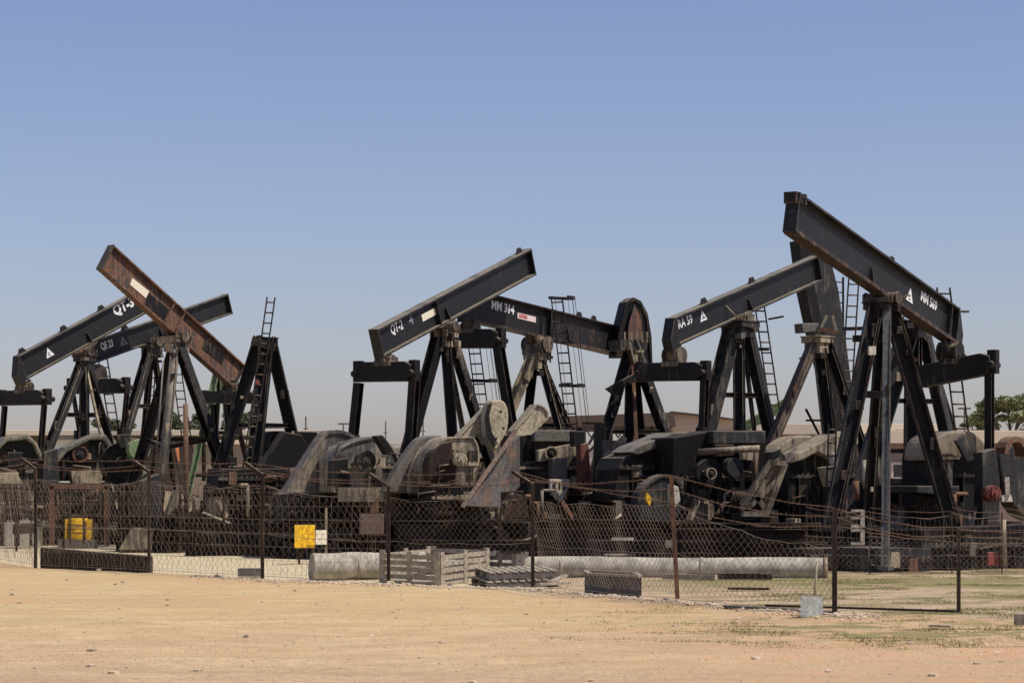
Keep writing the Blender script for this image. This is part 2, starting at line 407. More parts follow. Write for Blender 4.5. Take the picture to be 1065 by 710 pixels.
        for (p0, p1, w) in pit:
            q0 = hit(*p0, P, s.u); q1 = hit(*p1, P, s.u)
            m = M().hbeam(q1, q0, w or pw, w or pw, .02, .025, up=s.u)
            m.obox(q1, s.u, s.v, .14, .12, q1.z-.12, q1.z+.14)
            m.build('pitman_arm', pmat, s.root)
    # free shapes: an outline on a plane at its own distance, with real thickness
    def slab(s, pts, name, mat, d=None, th=.5, ax=None, bevel=.02, parent=None, rim=0, rimmat=None):
        ax = ax or s.face; d = d or s.d
        cx = sum(p[0] for p in pts)/len(pts); cy = sum(p[1] for p in pts)/len(pts)
        P = W(cx, cy, d)
        q = [hit(*p, P, ax) for p in pts]
        o = M().poly(q, -ax*th).build(name, mat, parent or s.root, bevel)
        if name in DETAIL: s.detail(q, ax, o, rim)
        if rim:      # raised flange running round the outline
            m = M(); c = sum(q, V((0, 0, 0)))/len(q); n = len(q)
            for i in range(n):
                a, b = q[i], q[(i+1) % n]
                ia, ib = a+(c-a).normalized()*rim, b+(c-b).normalized()*rim
                m.poly([a, b, ib, ia], ax*.05)
            m.build('rim', rimmat or mat, o, .01)
        return o
    def detail(s, q, ax, o, rim):
        """split flange with bolts, ribs, cover plates and oil pipes on a housing's face"""
        rr = random.Random(int(abs(q[0].x*131)+abs(q[0].z*71))); a = V((-ax.y, ax.x, 0)).normalized()
        if a.x < 0: a = -a
        c = sum(q, V((0, 0, 0)))/len(q); us = [(p-c).dot(a) for p in q]; zs = [p.z for p in q]
        u0, u1, z0, z1 = min(us), max(us), min(zs), max(zs)
        def span(z):
            xs_ = []
            for i in range(len(q)):
                p, r = q[i], q[(i+1) % len(q)]
                if (p.z-z)*(r.z-z) < 0: t = (z-p.z)/(r.z-p.z); xs_.append((p+(r-p)*t-c).dot(a))
            return (min(xs_), max(xs_)) if len(xs_) > 1 else (0, 0)
        def at(u_, z, out=0): return V((c.x, c.y, 0))+a*u_+Z*z+ax*out
        zf = lerp(z0, z1, rr.uniform(.42, .55)); l, r_ = span(zf)
        mt = rr.choice([TAN, BLK2, CHAR]); m = M().bar(at(l, zf, .02), at(r_, zf, .02), .10, .07)
        k = l+.08
        while k < r_-.05: m.tube(at(k, zf-.06, .05), at(k, zf+.07, .05), .018, 5); k += .14
        m.build('bolted_flange', mt, o)
        for f in (.18, .5, .82):
            x = lerp(l, r_, f+rr.uniform(-.06, .06)); m = M()
            m.bar(at(x, z0+.02, .03), at(x, zf-.05, .03), .04, .09); m.build('rib', rr.choice([BLK2, CHAR, RUSTD]), o)
        for _ in range(3):
            z = rr.uniform(z0+.15, z1-.25); l2, r2 = span(z)
            if r2-l2 < .4: continue
            x = rr.uniform(l2+.15, r2-.15); w, h_ = rr.uniform(.08, .2), rr.uniform(.06, .17)
            M().poly([at(x-w, z-h_, .0), at(x+w, z-h_, .0), at(x+w*.9, z+h_, .0), at(x-w*.8, z+h_, .0)], ax*rr.uniform(.04, .14)).build('cover_plate', rr.choice([TAN, BLK2, RUST, GREY, DKR, TAN]), o, .008)
        for _ in range(2):
            z = rr.uniform(z0+.2, z1-.15); l2, r2 = span(z); x = rr.uniform(l2, r2); x2 = x+rr.uniform(-.5, .5)
            pts = [at(x, z, .02), at(x, z, .12), at(x2, z-.05, .14), at(x2, z0-.1, .14)]
            M().path(pts, .028, 6).build('oil_pipe', rr.choice([TAN, BLK2, RUSTD]), o)
    def disc(s, px, py, rpx, name, mat, d=None, th=.25, ax=None, n=28, parent=None, out=0, bevel=.012):
        ax = ax or s.face; P = W(px, py, d or s.d)+ax*out; r = rpx/F*P.y
        m = M().tube(P-ax*th, P, r, n)
        return m.build(name, mat, parent or s.root, bevel)
    def hub(s, px, py, rpx, mat, d=None, ring=None, ax=None, out=.06, parent=None, name='hub'):
        ax = ax or s.face; P = W(px, py, d or s.d); r = rpx/F*P.y
        a = V((-ax.y, ax.x, 0)).normalized()
        m = M().tube(P-ax*.15, P+ax*out, r*.78, 20); m.tube(P+ax*out, P+ax*(out+.08), r*.42, 14)
        m.tube(P+ax*(out+.08), P+ax*(out+.14), r*.2, 10)
        for i in range(10):
            t = 2*math.pi*i/10; c = P+(a*math.cos(t)+Z*math.sin(t))*r*.62+ax*out
            m.tube(c, c+ax*.035, r*.07+.006, 6)
        o = m.build(name, mat, parent or s.root)
        if ring:
            g = M(); n = 22
            for i in range(n):
                t0, t1 = 2*math.pi*i/n, 2*math.pi*(i+1)/n
                p = [P+(a*math.cos(t)+Z*math.sin(t))*r*k+ax*(out-.01) for t, k in ((t0, .8), (t1, .8), (t1, 1.02), (t0, 1.02))]
                g.poly(p, ax*.06)
            g.build('seal_ring', ring, o)
        return o
    def member(s, p0, p1, w, mat, name, d0=None, d1=None, prof='B', h=None, parent=None):
        P = W(*p0, d0 or s.d); Q = W(*p1, d1 or d0 or s.d); m = M()
        if prof == 'B': m.bar(P, Q, w, h or w)
        elif prof == 'H': m.hbeam(P, Q, w, h or w, .02, .03, up=Z if abs((Q-P).normalized().z) < .7 else s.v)
        else: m.tube(P, Q, w/2, 12)
        return m.build(name, mat, parent or s.root)
    # skid base under everything: stacked I beams with ties -----------------
    def skid(s, C, a0, a1, half=.95, zb=1.0, mat=DKR, lay=2, deck=True):
        c = V((C.x, C.y, 0)); m = M(); hh = (zb-.06)/lay
        for k in range(lay):
            z = hh*(k+.5)
            for sg in (-1, 1):
                w = half-(.08*k)
                m.hbeam(c+s.u*a0+s.v*sg*w+Z*z, c+s.u*a1+s.v*sg*w+Z*z, .26, hh*.97, .02, .035)
                t = a0+.3
                while t < a1:
                    q = c+s.u*t+s.v*sg*(w)+Z*z
                    m.poly([q-s.v*.12-Z*hh*.42, q+s.v*.12-Z*hh*.42, q+s.v*.12+Z*hh*.42, q-s.v*.12+Z*hh*.42], s.u*.02)
                    t += .75+.2*math.sin(t*9)
            t = a0+.1
            while t < a1:
                m.hbeam(c+s.u*t-s.v*(half-.1)+Z*z, c+s.u*t+s.v*(half-.1)+Z*z, .18, hh*.8, .02, .03); t += 1.1
        if deck:
            t = a0
            while t < a1-.4:
                w = .75+.35*math.sin(t*7.3)**2; w = min(w, a1-t)
                if random.random() < .72:
                    m.poly([c+s.u*t-s.v*half*.93+Z*(zb-.055), c+s.u*(t+w)-s.v*half*.93+Z*(zb-.055), c+s.u*(t+w)+s.v*half*.93+Z*(zb-.055), c+s.u*t+s.v*half*.93+Z*(zb-.055)], Z*.03)
                t += w+.04
        return m.build('skid_base', mat, s.root)
    def clutter(s, C, a0, a1, zb=1.0, n=5, half=.9, seed=1):
        """motor, belt guard, brackets and pipe stubs standing on the skid deck"""
        rr = random.Random(seed); c = V((C.x, C.y, 0))
        P = c+s.u*rr.uniform(a0+.6, a1-.6)
        q = P+Z*(zb+.38)
        m = M().tube(q-s.v*.42, q+s.v*.42, .27, 16); m.tube(q+s.v*.42, q+s.v*.5, .2, 12); m.obox(P, s.u, s.v, .3, .36, zb-.02, zb+.15)
        for k in range(9): m.tube(q-s.v*(.36-k*.08), q-s.v*(.34-k*.08), .30, 14)
        m.build('motor', rr.choice([BLK2, DKG, GREY, RUSTD]), s.root)
        P = c+s.u*rr.uniform(a0+.5, a1-.5)+s.v*rr.uniform(-.5, .6)
        m = M(); w = rr.uniform(.5, .9)
        m.poly([P+Z*(zb-.02)-s.u*w, P+Z*(zb-.02)+s.u*w, P+Z*(zb+.5)+s.u*w*.8, P+Z*(zb+.62)-s.u*w*.2, P+Z*(zb+.35)-s.u*w], s.v*.12)
        m.build('belt_guard', rr.choice([RUSTD, BLK2, TAN]), s.root, .02)
        for k in range(int(n*1.2)+3):       # fittings on the face of the skid
            P = c+s.u*rr.uniform(a0-.3, a1+.3)+s.v*(half+rr.uniform(.13, .3)); z = rr.uniform(.1, zb); w_, h_ = rr.uniform(.06, .3), rr.uniform(.04, .22)
            if rr.random() < .6:
                M().poly([P-s.u*w_+Z*(z-h_), P+s.u*w_+Z*(z-h_*rr.uniform(.6, 1)), P+s.u*w_*rr.uniform(.5, 1)+Z*(z+h_), P-s.u*w_*rr.uniform(.3, 1)+Z*(z+h_)], s.v*-.28).build('side_bracket', rr.choice([TAN, RUSTD, BLK2, GREY, RUST, CHAR, DKR]), s.root, .008)
            else:
                Q = P+s.u*rr.uniform(-1, 1)+Z*rr.uniform(-.3, .5); M().tube(P+Z*z, Q+Z*z, .03, 6).build('brace_rod', rr.choice([TAN, RUSTD, GREY, WHT]), s.root)
        for k in range(int(n*1.5)):
            P = c+s.u*rr.uniform(a0, a1)+s.v*rr.choice([-half, half])*rr.uniform(.6, 1)
            hgt = rr.uniform(.25, .8); t = rr.random(); m = M()
            if t < .4:
                Q = P+s.u*rr.uniform(-.5, .5); m.hbeam(P+Z*(zb-.03), Q+Z*(zb+hgt), .12, .12, .012, .015, up=s.v); nm = 'bracket'
            elif t < .7:
                m.obox(P, s.u, s.v, rr.uniform(.12, .35), rr.uniform(.1, .22), zb-.02, zb+hgt*.6); m.obox(P, s.u, s.v, .2, .14, zb+hgt*.6, zb+hgt*.6+.06); nm = 'mounting_block'
            else:
                Q = P+Z*(zb+hgt); m.tube(P+Z*(zb-.03), Q, .045, 8); m.tube(Q, Q+s.u*rr.uniform(-.7, .7), .045, 8); nm = 'pipe_stub'
            m.build(nm, rr.choice([RUSTD, BLK2, TAN, RUST, GREY, BLK]), s.root)
    def ladder(s, p0, p1, wpx, d, mat=BLK, cage=None, wdir=None, d1=None, w=None, name='ladder'):
        P = W(*p0, d); Q = W(*p1, d1 or d); a = wdir or V((1, .25, 0)).normalized()
        return ladder(P, Q, a, w or wpx/F*d/max(.3, abs(a.x)), name, mat, s.root, cage=cage)
def gnd(px, d): return V(((px-CX)/F*d, d, 0))

# A : long black unit with a white triangle, tail towards us ------------------
A = Unit('pump_jack', 'black pump jack lettered QT-3 with a white triangle near the lower beam end', 'pump jack', 72, 48, org=gnd(90, 74))
A.beam((22, 382), (161, 306), 71, .74, BEAM, bevel_end=1, gus=(.47,), lugs=(.04, .34, .62))
A.text('QT-3', 119.5, 328.5, 9.5, sq=.86, bold=.04); A.triangle(51, 367, 9.5)
A.post((88, 372), None, [(50, 468, -1.3, .30, 'H', CHAR), (81.5, 450, .9, .14, 'X', BLK), (88, 455, -.6, .34, 'X', BLK), (112, 452, 1.3, .26, 'X', BLK2), (105, 452, -.9, .10, 'B', TAN)], zb=1.0, capmat=CHAR)
A.equalizer((2, 414), (49, 413), .44, castpx=(27, 397), cast=TAN, pit=[((5, 422), (2, 458), .13), ((46, 421), (42, 472), .13)])
A.ladder((120, 452), (106, 368), 9, 75.5)
A.skid(gnd(88, 73.5), -6.2, 1.9)
A.slab(rnd([(-14, 482), (6, 456), (28, 452), (40, 466), (45, 480), (44, 504), (-14, 504)], 3, (0, 5, 6)), 'gearbox', DKG, d=70, th=1.2)
A.slab([(-14, 476), (6, 454), (29, 451), (39, 461), (46, 478), (42, 478), (35, 462), (28, 457), (8, 459), (-14, 480)], 'gear_top_cover', steel('green_grey_cover', (.11, .12, .09), dust=.6, rust=.2, grime=.4), d=69.8, th=1.0, bevel=.04)
A.slab([(8, 470), (24, 470), (24, 486), (8, 486)], 'access_cover', BLK2, d=69.8, th=.2)
A.member((18, 492), (-10, 486), .14, CHAR, 'shaft', 69.6, prof='R')
A.slab([(-6, 491), (20, 491), (19, 494), (24, 503), (-8, 503)], 'pedestal', TAN, d=69.2, th=.5)
A.slab([(46, 470), (60, 466), (62, 508), (44, 508)], 'crank_arm', CHAR, d=70, th=.3)
A.hub(6, 476, 9, RUSTD, d=69.9)
A.slab([(-14, 506), (44, 505), (46, 548), (-14, 548)], 'gear_pedestal', DKR, d=70.6, th=1.0)
A.clutter(gnd(70, 70), -4, 2, seed=2)
# B ------------------------------------------------------------------------
B = Unit('pump_jack', 'black pump jack whose beam is lettered QE 23, tucked behind the tilted rusty beam', 'pump jack', 76, 48, org=gnd(156, 77))
B.beam((90, 368.5), (236, 316.5), 74, .66, BEAM, stiff=(.03,), lugs=(.28,), gus=(.5,))
B.text('QE 23', 105.5, 364, 7, sq=.62); B.triangle(128, 355, 9, FADED, inner='outline')
B.post((158, 358), None, [(129, 455, -1.2, .34, 'H', CHAR), (146, 470, .8, .14, 'X', BLK), (176, 468, 1.2, .24, 'X', BLK2), (150, 470, 1.6, .16, 'X', BLK)], zb=1.0, capw=.6, capmat=CHAR)
B.equalizer((74, 402), (131, 401), .46, castpx=(97, 381), cast=TAN, pit=[((132, 408), (128, 450), .12), ((76, 408), (83, 452), .1)])
B.ladder((152, 452), (158, 370), 9, 79); B.ladder((196, 470), (184, 385), 9, 80)
B.skid(gnd(158, 77), -7.2, 1.9)
B.slab(rnd([(57, 500), (57, 478), (68, 466), (94, 453), (108, 452), (119, 468), (119, 500)], 3, (0, 1, 6)), 'gearbox', DKG, d=72, th=1.0)
B.slab([(58, 478), (68, 465), (94, 452), (110, 451.5), (120, 468), (116, 470), (107, 457), (93, 457.5), (70, 470), (59, 483)], 'gear_top_cover', MATS['green_grey_cover'], d=71.8, th=.9, bevel=.04)
B.hub(83, 472, 8.5, CHAR, d=71.9, ring=REDR)
B.slab([(74, 489), (108, 489), (107, 494), (105, 503), (76, 503), (74, 494)], 'pedestal', TAN, d=71.6, th=.4)
cr = B.disc(127, 482, 22, 'counterweight_disc', BLK2, d=71, th=.28)
B.disc(127, 482, 15, 'disc_web', DKG, d=71, th=.1, out=.04, parent=cr)
B.hub(126, 480, 7, CHAR, d=70.8, parent=cr)
B.slab([(143, 463), (152, 461), (150, 480), (154, 496), (143, 496)], 'brake_casting', GRN, d=70.6, th=.3)
B.slab(rnd([(134, 462), (146, 456), (156, 462), (155, 474), (144, 479), (136, 474)], 2), 'pump_casting', GRN, d=70.5, th=.4, bevel=.03)
B.slab([(120, 452), (134, 451), (140, 462), (126, 466)], 'crank_arm', DKG, d=70.7, th=.3)
B.disc(141, 470, 4.5, 'valve_wheel', GRN, d=70.5, th=.1)
B.slab([(128, 506), (155, 490), (158, 492), (152, 512), (138, 536), (128, 534)], 'guide_plate', CHAR, d=70.4, th=.08)
B.slab([(48, 502), (160, 500), (160, 548), (44, 548)], 'gear_pedestal', DKR, d=71.8, th=1.0)
B.clutter(gnd(120, 73), -3, 3, seed=5)
# green post behind ---------------------------------------------------------
GP = Unit('samson_post', 'pale green post frame behind the rusty beam, orange panel at its foot', 'post frame', 80, 50, org=gnd(228, 80), group='post frames without beams')
GP.post((229, 372), 80, [(199, 500, -.8, .26, 'X', GRN), (243, 500, -.6, .22, 'X', GRN), (222, 500, .9, .18, 'X', DKG), (262, 500, .9, .22, 'X', BLK2)], zb=.4, mat=DKG, brace=(.3, .55))
GP.member((212, 408), (212, 500), .14, DKG, 'pipe_stub', 79.5, 79.5, 'R')
GP.slab([(176, 464), (186, 464), (187, 480), (177, 481)], 'orange_panel', plain('orange_paint', (.62, .2, .06), .7), d=79, th=.04)
GP.member((178, 481), (184, 512), .25, GRN, 'brace_plate', 79, 79, 'B', .05)
GP.member((165, 395), (189, 500), .08, GALV, 'pipe_stub', 79, 79, 'R')
# C : rusty beam --------------------------------------------------------------
C = Unit('pump_jack', 'pump jack with a bare rust brown beam tilted steeply, blank cream nameplate on its web', 'pump jack', 67, 50, org=gnd(185, 67))
C.beam((246, 391), (110, 268), 69.5, .79, RUSTB, wf=.26, stiff=(.46, .54))
C.plate([(137.5, 289), (155, 303), (151.5, 310), (135, 296)], PLATE)
C.plate([(154, 304), (176, 322), (172, 334), (151, 316)], BLK2, 'paint_patch'); C.plate([(213, 352), (234, 370), (231, 379), (210, 362)], BLK2, 'paint_patch')
C.post((184, 352), None, [(145, 480, .5, .40, 'X', BLK), (163.5, 545, -1.2, .33, 'R', GREY, .55), (231, 485, -.9, .32, 'H', BLK), (160, 480, 1.5, .14, 'X', BLK2)], zb=1.0, capw=.62, brace=(.42,), capmat=TAN)
C.equalizer((214, 413), (268, 413), .36, castpx=(243, 398), cast=TAN, mat=CHAR, pit=[((236, 420), (240, 480), .14), ((222, 420), (226, 480), .14)])
C.skid(gnd(200, 67.5), -1.6, 5.2, zb=1.0)
C.member((193, 340), (194, 350), .05, GALV, 'pipe_stub', 66); 
C.member((170, 375), (160, 505), .045, GALV, 'guy_cable', 65, 64.6, 'R')
C.member((193, 420), (194, 562), .14, RUST, 'standpipe', 66, 66, 'R')
C.slab([(148, 500), (166, 492), (170, 545), (150, 545)], 'leg_shoe', CHAR, d=64.5, th=.5)
C.clutter(gnd(190, 67), -1.4, 5, seed=11, n=7)
# D : tower only --------------------------------------------------------------
D = Unit('samson_post', 'tall black samson post without a beam, a ladder sticking out above its top', 'post frame', 67, 50, org=gnd(276, 67), group='post frames without beams')
D.post((276, 353), 67, [(229, 485, -.8, .42, 'X', BLK, 1.0, -6), (264, 485, -1.3, .50, 'X', BLK, 1.0, 2), (312, 488, .5, .42, 'X', BLK, 1.0, 5), (262, 485, 1.6, .2, 'X', BLK)], zb=1.0, capw=.5, brace=(.25, .5))
D.ladder((256, 492), (282, 309), 8, 66)
D.member((262, 354), (286, 361), .2, BLK2, 'cap_clamp', 66.4); D.disc(268, 397.5, 2.6, 'red_cap', LAMPRED, d=65.6, th=.1)
D.skid(gnd(276, 67), -4.6, 2.6)
D.slab([(258, 505), (296, 449), (314, 452), (333, 486), (326, 508)], 'crank_arm', BLK, d=65, th=.5)
D.slab([(226, 506), (228, 487), (300, 487), (302, 506)], 'gearbox', BLK, d=64.5, th=1.1)
D.slab([(274, 470), (286, 448), (330, 449), (336, 470), (330, 500), (276, 500)], 'gear_cover', DKR, d=67.5, th=.9)
D.member((305, 486), (309, 512), .18, TAN, 'bracket', 63.5, 63.5); D.member((296, 489), (299, 510), .12, RUSTD, 'bracket', 63.5, 63.5)
D.slab([(222, 506), (330, 506), (330, 545), (222, 545)], 'gear_pedestal', DKR, d=65.4, th=1.0)
D.clutter(gnd(285, 65), -3, 3, seed=17, n=8)
# E -----------------------------------------------------------------------------
E = Unit('pump_jack', 'pump jack lettered QT-2, its dusty topped beam rising past a cream nameplate', 'pump jack', 61, 57, org=gnd(462, 63.6))
E.beam((392, 357), (550, 273), 60.5, .74, BEAM, wf=.30, stiff=(.36,), lugs=(.95,), gus=(.42,))
E.text('QT-2', 407, 348, 9.5, sq=.70); E.text('4', 426, 338, 10, FADED, sq=1.0, bold=.03)
E.plate([(438, 327.5), (454, 319), (455, 326), (439.5, 334.5)], PLATE)
E.post((462, 346), None, [(425, 465, -1.1, .36, 'H', BLK, 1.0, -5), (471, 460, -.2, .36, 'X', BLK, 1.0, 1), (501, 452, .6, .30, 'H', BLK2, 1.0, 6), (483, 455, 1.2, .2, 'X', TAN)], zb=1.0, capw=.55, brace=(.3,), capmat=TAN)
E.equalizer((373, 387), (431, 386), .50, castpx=(400, 371), cast=TAN, pit=[((373, 398), (367, 458), .2), ((431, 396), (426, 470), .22)])
E.ladder((503, 436), (492, 352), 10, 67, cage=(.02, .95, V((.75, .8, 0))), wdir=V((.85, -.5, 0)), w=.36)
E.skid(gnd(455, 63), -5.6, 2.2)
cw = E.slab(rnd([(297, 512), (318, 478), (336, 451), (346, 447), (358, 448), (369, 454), (377, 465), (372, 486), (350, 514)], 3, (0, 1, 8)), 'counterweight', steel('counterweight_grey', (.09, .082, .07), grime=.4, dust=.55, rust=.3), d=59.5, th=.42, rim=.10, bevel=.04)
E.disc(350, 490, 7, 'crank_boss', CHAR, d=59.1, th=.12, parent=cw)
g = E.slab(rnd([(346, 512), (346, 478), (354, 465), (370, 458), (386, 454), (398, 455), (409, 466), (416, 484), (408, 512)], 3, (0, 1, 8)), 'gearbox', steel('gearbox_grey_black', (.07, .068, .062), grime=.95, dust=.75, rust=.38, dustcol=(.36, .32, .24)), d=58.8, th=.9, rim=.06, bevel=.05)
E.hub(378, 479, 10.5, CHAR, d=58.5, ring=BLK2, out=.14, parent=g); E.slab([(345, 505), (346, 478), (362, 476), (364, 505)], 'bearing_cap', BLK, d=58.4, th=.3)
E.slab([(391, 453), (398, 452), (409, 467), (403, 473)], 'inspection_cover', BLK, d=58.3, th=.3)
E.member((352, 514), (410, 514), .35, TAN, 'mounting_rail', 58.5)
cw = E.slab(rnd([(399, 512), (415, 484), (434, 458), (446, 453), (460, 453), (460, 470), (448, 514)], 3, (0, 1, 4, 6)), 'counterweight', GREY, d=57.8, th=.35, bevel=.04)
E.slab(rnd([(425, 512), (427, 488), (438, 466), (456, 455), (459, 468), (447, 513)], 3, (0, 3, 5)), 'counterweight_face', steel('cream_grey_casting', (.30, .26, .19), grime=.6, dust=.55, rust=.25), d=57.6, th=.12, parent=cw)
E.slab([(300, 514), (412, 512), (412, 550), (300, 550)], 'gear_pedestal', DKR, d=59.6, th=1.0)
E.clutter(gnd(380, 60), -2, 4, seed=23, n=9)
# F -----------------------------------------------------------------------------
Fu = Unit('pump_jack', 'pump jack lettered MM 314 with a small red and white nameplate and arched horse head', 'pump jack', 66, 54, org=gnd(560, 68))
Fu.beam((488, 317), (646, 355.5), 65.5, .84, BEAMR, wf=.30, bevel_end=1, stiff=(.49,), lugs=(.7, .8), rustflange=True, gus=(.62,))
Fu.text('MM 314', 510.5, 321, 9, sq=.95, bold=.03)
Fu.plate([(538, 325), (557, 329.5), (557, 335.5), (538, 331)], plain('pale_pink_plate', (.75, .62, .58), .6, .1), 'nameplate')
Fu.text('LUFKIN', 539.5, 329.8, 3.8, REDL, sq=.80, bold=.02, off=.016)
hh = Fu.slab([(640, 372), (643, 346), (651, 314), (658, 309), (666, 313), (673, 326), (677, 350), (678, 380), (670, 392), (655, 372)], 'horse_head', BLK, d=71, th=.45, ax=V((.45, -.89, 0)), bevel=.03, rim=.12)
Fu.slab([(653, 360), (654, 338), (660, 316), (667, 332), (670, 362)], 'head_web', RUSTB, d=70.85, th=.05, ax=V((.45, -.89, 0)), bevel=0, parent=hh)
Fu.post((558, 370), None, [(524, 440, -1.2, .34, 'H', TAN, 1.0, -3), (548, 440, .9, .34, 'X', BLK, 1.0, -2), (580, 440, -.4, .3, 'X', BLK, 1.0, 3), (590, 440, 1.2, .24, 'X', BLK2, 1.0, 3)], zb=1.0, capw=.55, brace=(.3, .55), capmat=TAN)
Fu.equalizer((457, 352.5), (521, 352), .52, castpx=(489, 335), cast=TAN, pit=[((517, 350), (534, 455), .24)])
Fu.ladder((595, 446), (579, 309), 11, 68, cage=(.0, 1.0, V((.75, .8, 0))), wdir=V((.85, -.5, 0)), w=.36)
Fu.skid(gnd(560, 67.5), -7, 2.2)
g = Fu.slab(rnd([(447, 504), (444, 487), (449, 470), (458, 458), (470, 454), (492, 454), (497, 464), (498, 480), (493, 490), (493, 504)], 3, (0, 5, 9)), 'gearbox', TAN, d=57, th=.8, bevel=.06, rim=.05)
Fu.slab(rnd([(447, 500), (445, 486), (450, 471), (459, 461), (471, 458), (472, 500)], 3, (0, 4, 5)), 'gear_end_cover', RUSTD, d=56.7, th=.4, bevel=.04, parent=g)
Fu.hub(478, 478, 9, CREAM, d=56.7, ax=V((.3, -.95, 0)), out=.12, parent=g)
Fu.slab([(448, 505), (505, 504), (500, 528), (450, 528)], 'gear_pedestal', DKR, d=56.8, th=.7)
Fu.slab([(474, 458), (478, 452), (512, 417), (510, 430), (507, 445), (510, 458), (503, 463), (497, 452), (486, 460)], 'crank_arm', CREAM, d=58.8, th=.3, bevel=.03, rim=.05)
Fu.slab([(484, 462), (498, 450), (503, 466), (496, 478)], 'crank_hub', BLK2, d=58.9, th=.3)
ck = Fu.slab(rnd([(510, 419), (517, 415.5), (525, 418), (529, 428), (528, 446), (521, 460), (515, 468), (508, 455), (506, 436)], 3), 'counterweight', CREAM, d=58.5, th=.4, bevel=.04)
Fu.slab([(508, 421), (512, 418), (509, 432), (511, 448), (518, 461), (514, 465), (507, 452), (505, 434)], 'weight_joint', BLK2, d=58.2, th=.06, bevel=0, parent=ck)
for q in ((521, 428), (524, 445), (516, 456)): Fu.disc(*q, 1.6, 'bolt_hole', BLK, d=58.1, th=.03, parent=ck)
Fu.slab(rnd([(533, 449), (558, 420), (566, 423), (570, 434), (552, 452), (536, 454)], 3, (0, 1, 4, 5)), 'counterweight', CREAM, d=59.5, th=.4, bevel=.04, rim=.05)
Fu.slab([(486, 526), (533, 456), (541, 452), (541, 506), (535, 511), (521, 512), (521, 528)], 'belt_guard', steel('patchy_grey_rust', (.13, .125, .12), grime=.5, dust=.3, rust=.55, rustcol=(.22, .11, .06)), d=55.5, th=.12)
Fu.member((481, 527), (537, 447), .26, steel('tan_rust_flat', (.30, .22, .17), dust=.4, rust=.35), 'guard_rail', 55.3, 55.3, 'B', .1)
Fu.slab([(410, 512), (545, 510), (545, 552), (410, 552)], 'gear_pedestal', DKR, d=58.6, th=1.0)
Fu.clutter(gnd(500, 57.5), -1, 3, seed=31, n=9)
Fu.skid(gnd(490, 57.5), -2, 3.4)
# G post with platform ------------------------------------------------------------
G = Unit('samson_post', 'black and tan post frame with a railed platform, next to the arched horse head', 'post frame', 66, 52, org=gnd(657, 66), group='post frames without beams')
G.post((657, 362), 66, [(634, 436, -1, .40, 'X', BLK2, .9, -2), (654, 448, -.4, .34, 'X', BLK, .9, -1), (690, 445, .4, .34, 'H', BLK2, .9, 3), (667, 448, .9, .26, 'X', BLK, .9, 2), (661, 448, -.8, .12, 'B', RUST, .9)], zb=.9, capw=.5, brace=(.5,), capmat=TAN)
pf = G.slab([(645, 353), (674, 353), (673, 363), (646, 364)], 'platform', CHAR, d=65, th=.7, bevel=0)
for x in (650, 657, 663, 668, 673): G.member((x, 345), (x, 356), .05, TAN, 'railing_post', 65, parent=pf)
G.member((655, 356), (660, 378), .16, CREAM, 'bracket', 64.8, prof='B', h=.04); G.member((664, 356), (672, 378), .12, TAN, 'bracket', 64.8, prof='B', h=.04)
G.slab([(630, 404), (668, 384), (690, 384), (690, 396), (650, 398), (640, 412)], 'gusset_plate', BLK, d=65.2, th=.1)
G.skid(gnd(640, 66), -5.6, 2.6, zb=.9)
G.slab([(560, 468), (602, 460), (603, 474), (560, 480)], 'dusty_ledge', TAN, d=61.6, th=.2)
g = G.slab([(537, 515), (537, 452), (556, 448), (602, 448), (608, 456), (609, 515)], 'gearbox', steel('oily_brown', (.05, .04, .033), grime=.8, dust=.3, rust=.45), d=62, th=1.0)
G.slab([(556, 447), (599, 447), (601, 459), (556, 459)], 'gear_top_cover', GREY, d=61.7, th=.9, parent=g)
G.slab([(536, 498), (537, 449), (556, 449), (557, 498)], 'side_cover', DKR, d=61.6, th=.4, parent=g)
G.hub(572, 471, 7, RUSTD, d=61.5, ax=V((.3, -.95, 0)), out=.08, ring=TAN, parent=g)
G.slab([(575, 476), (590, 476), (590, 498), (575, 498)], 'bearing_cap', GREY, d=61.3, th=.3, parent=g)
p = G.slab([(572, 498), (593, 498), (592, 507), (586, 520), (579, 520), (572, 508)], 'pedestal', WHT, d=61.1, th=.12)
for x in (577, 582, 587): G.slab([(x-1, 501), (x+1, 501), (x+1, 509), (x-1, 509)], 'slot', BLK, d=61.0, th=.02, bevel=0, parent=p)
G.slab([(604, 462), (612, 460), (616, 508), (605, 512)], 'guard_panel', REDR, d=61, th=.3)
G.slab([(597, 448), (609, 448), (608, 464), (598, 464)], 'breather_box', BLK, d=61, th=.3)
G.slab([(548, 520), (548, 500), (572, 500), (572, 520)], 'mounting_block', DKR, d=61, th=.6)
G.member((612, 462), (626, 440), .07, RUSTD, 'brace_bar', 64); G.member((606, 440), (626, 440), .07, RUSTD, 'brace_bar', 64); G.member((624, 440), (622, 520), .3, BLK, 'column', 62); G.member((612, 470), (626, 455), .06, RUSTD, 'brace_bar', 64)
G.member((639, 458), (638, 514), .6, CHAR, 'drum_column', 61, 61, 'R')
G.member((630, 475), (650, 454), .16, TAN, 'bracket', 60.5); G.slab([(646, 500), (652, 496), (655, 512), (649, 516)], 'valve_casting', CREAM, d=60, th=.2, bevel=.03)
G.slab([(536, 514), (705, 512), (705, 556), (536, 556)], 'gear_pedestal', DKR, d=62.6, th=1.0)
G.clutter(gnd(590, 62), -2, 4, seed=37, n=9)
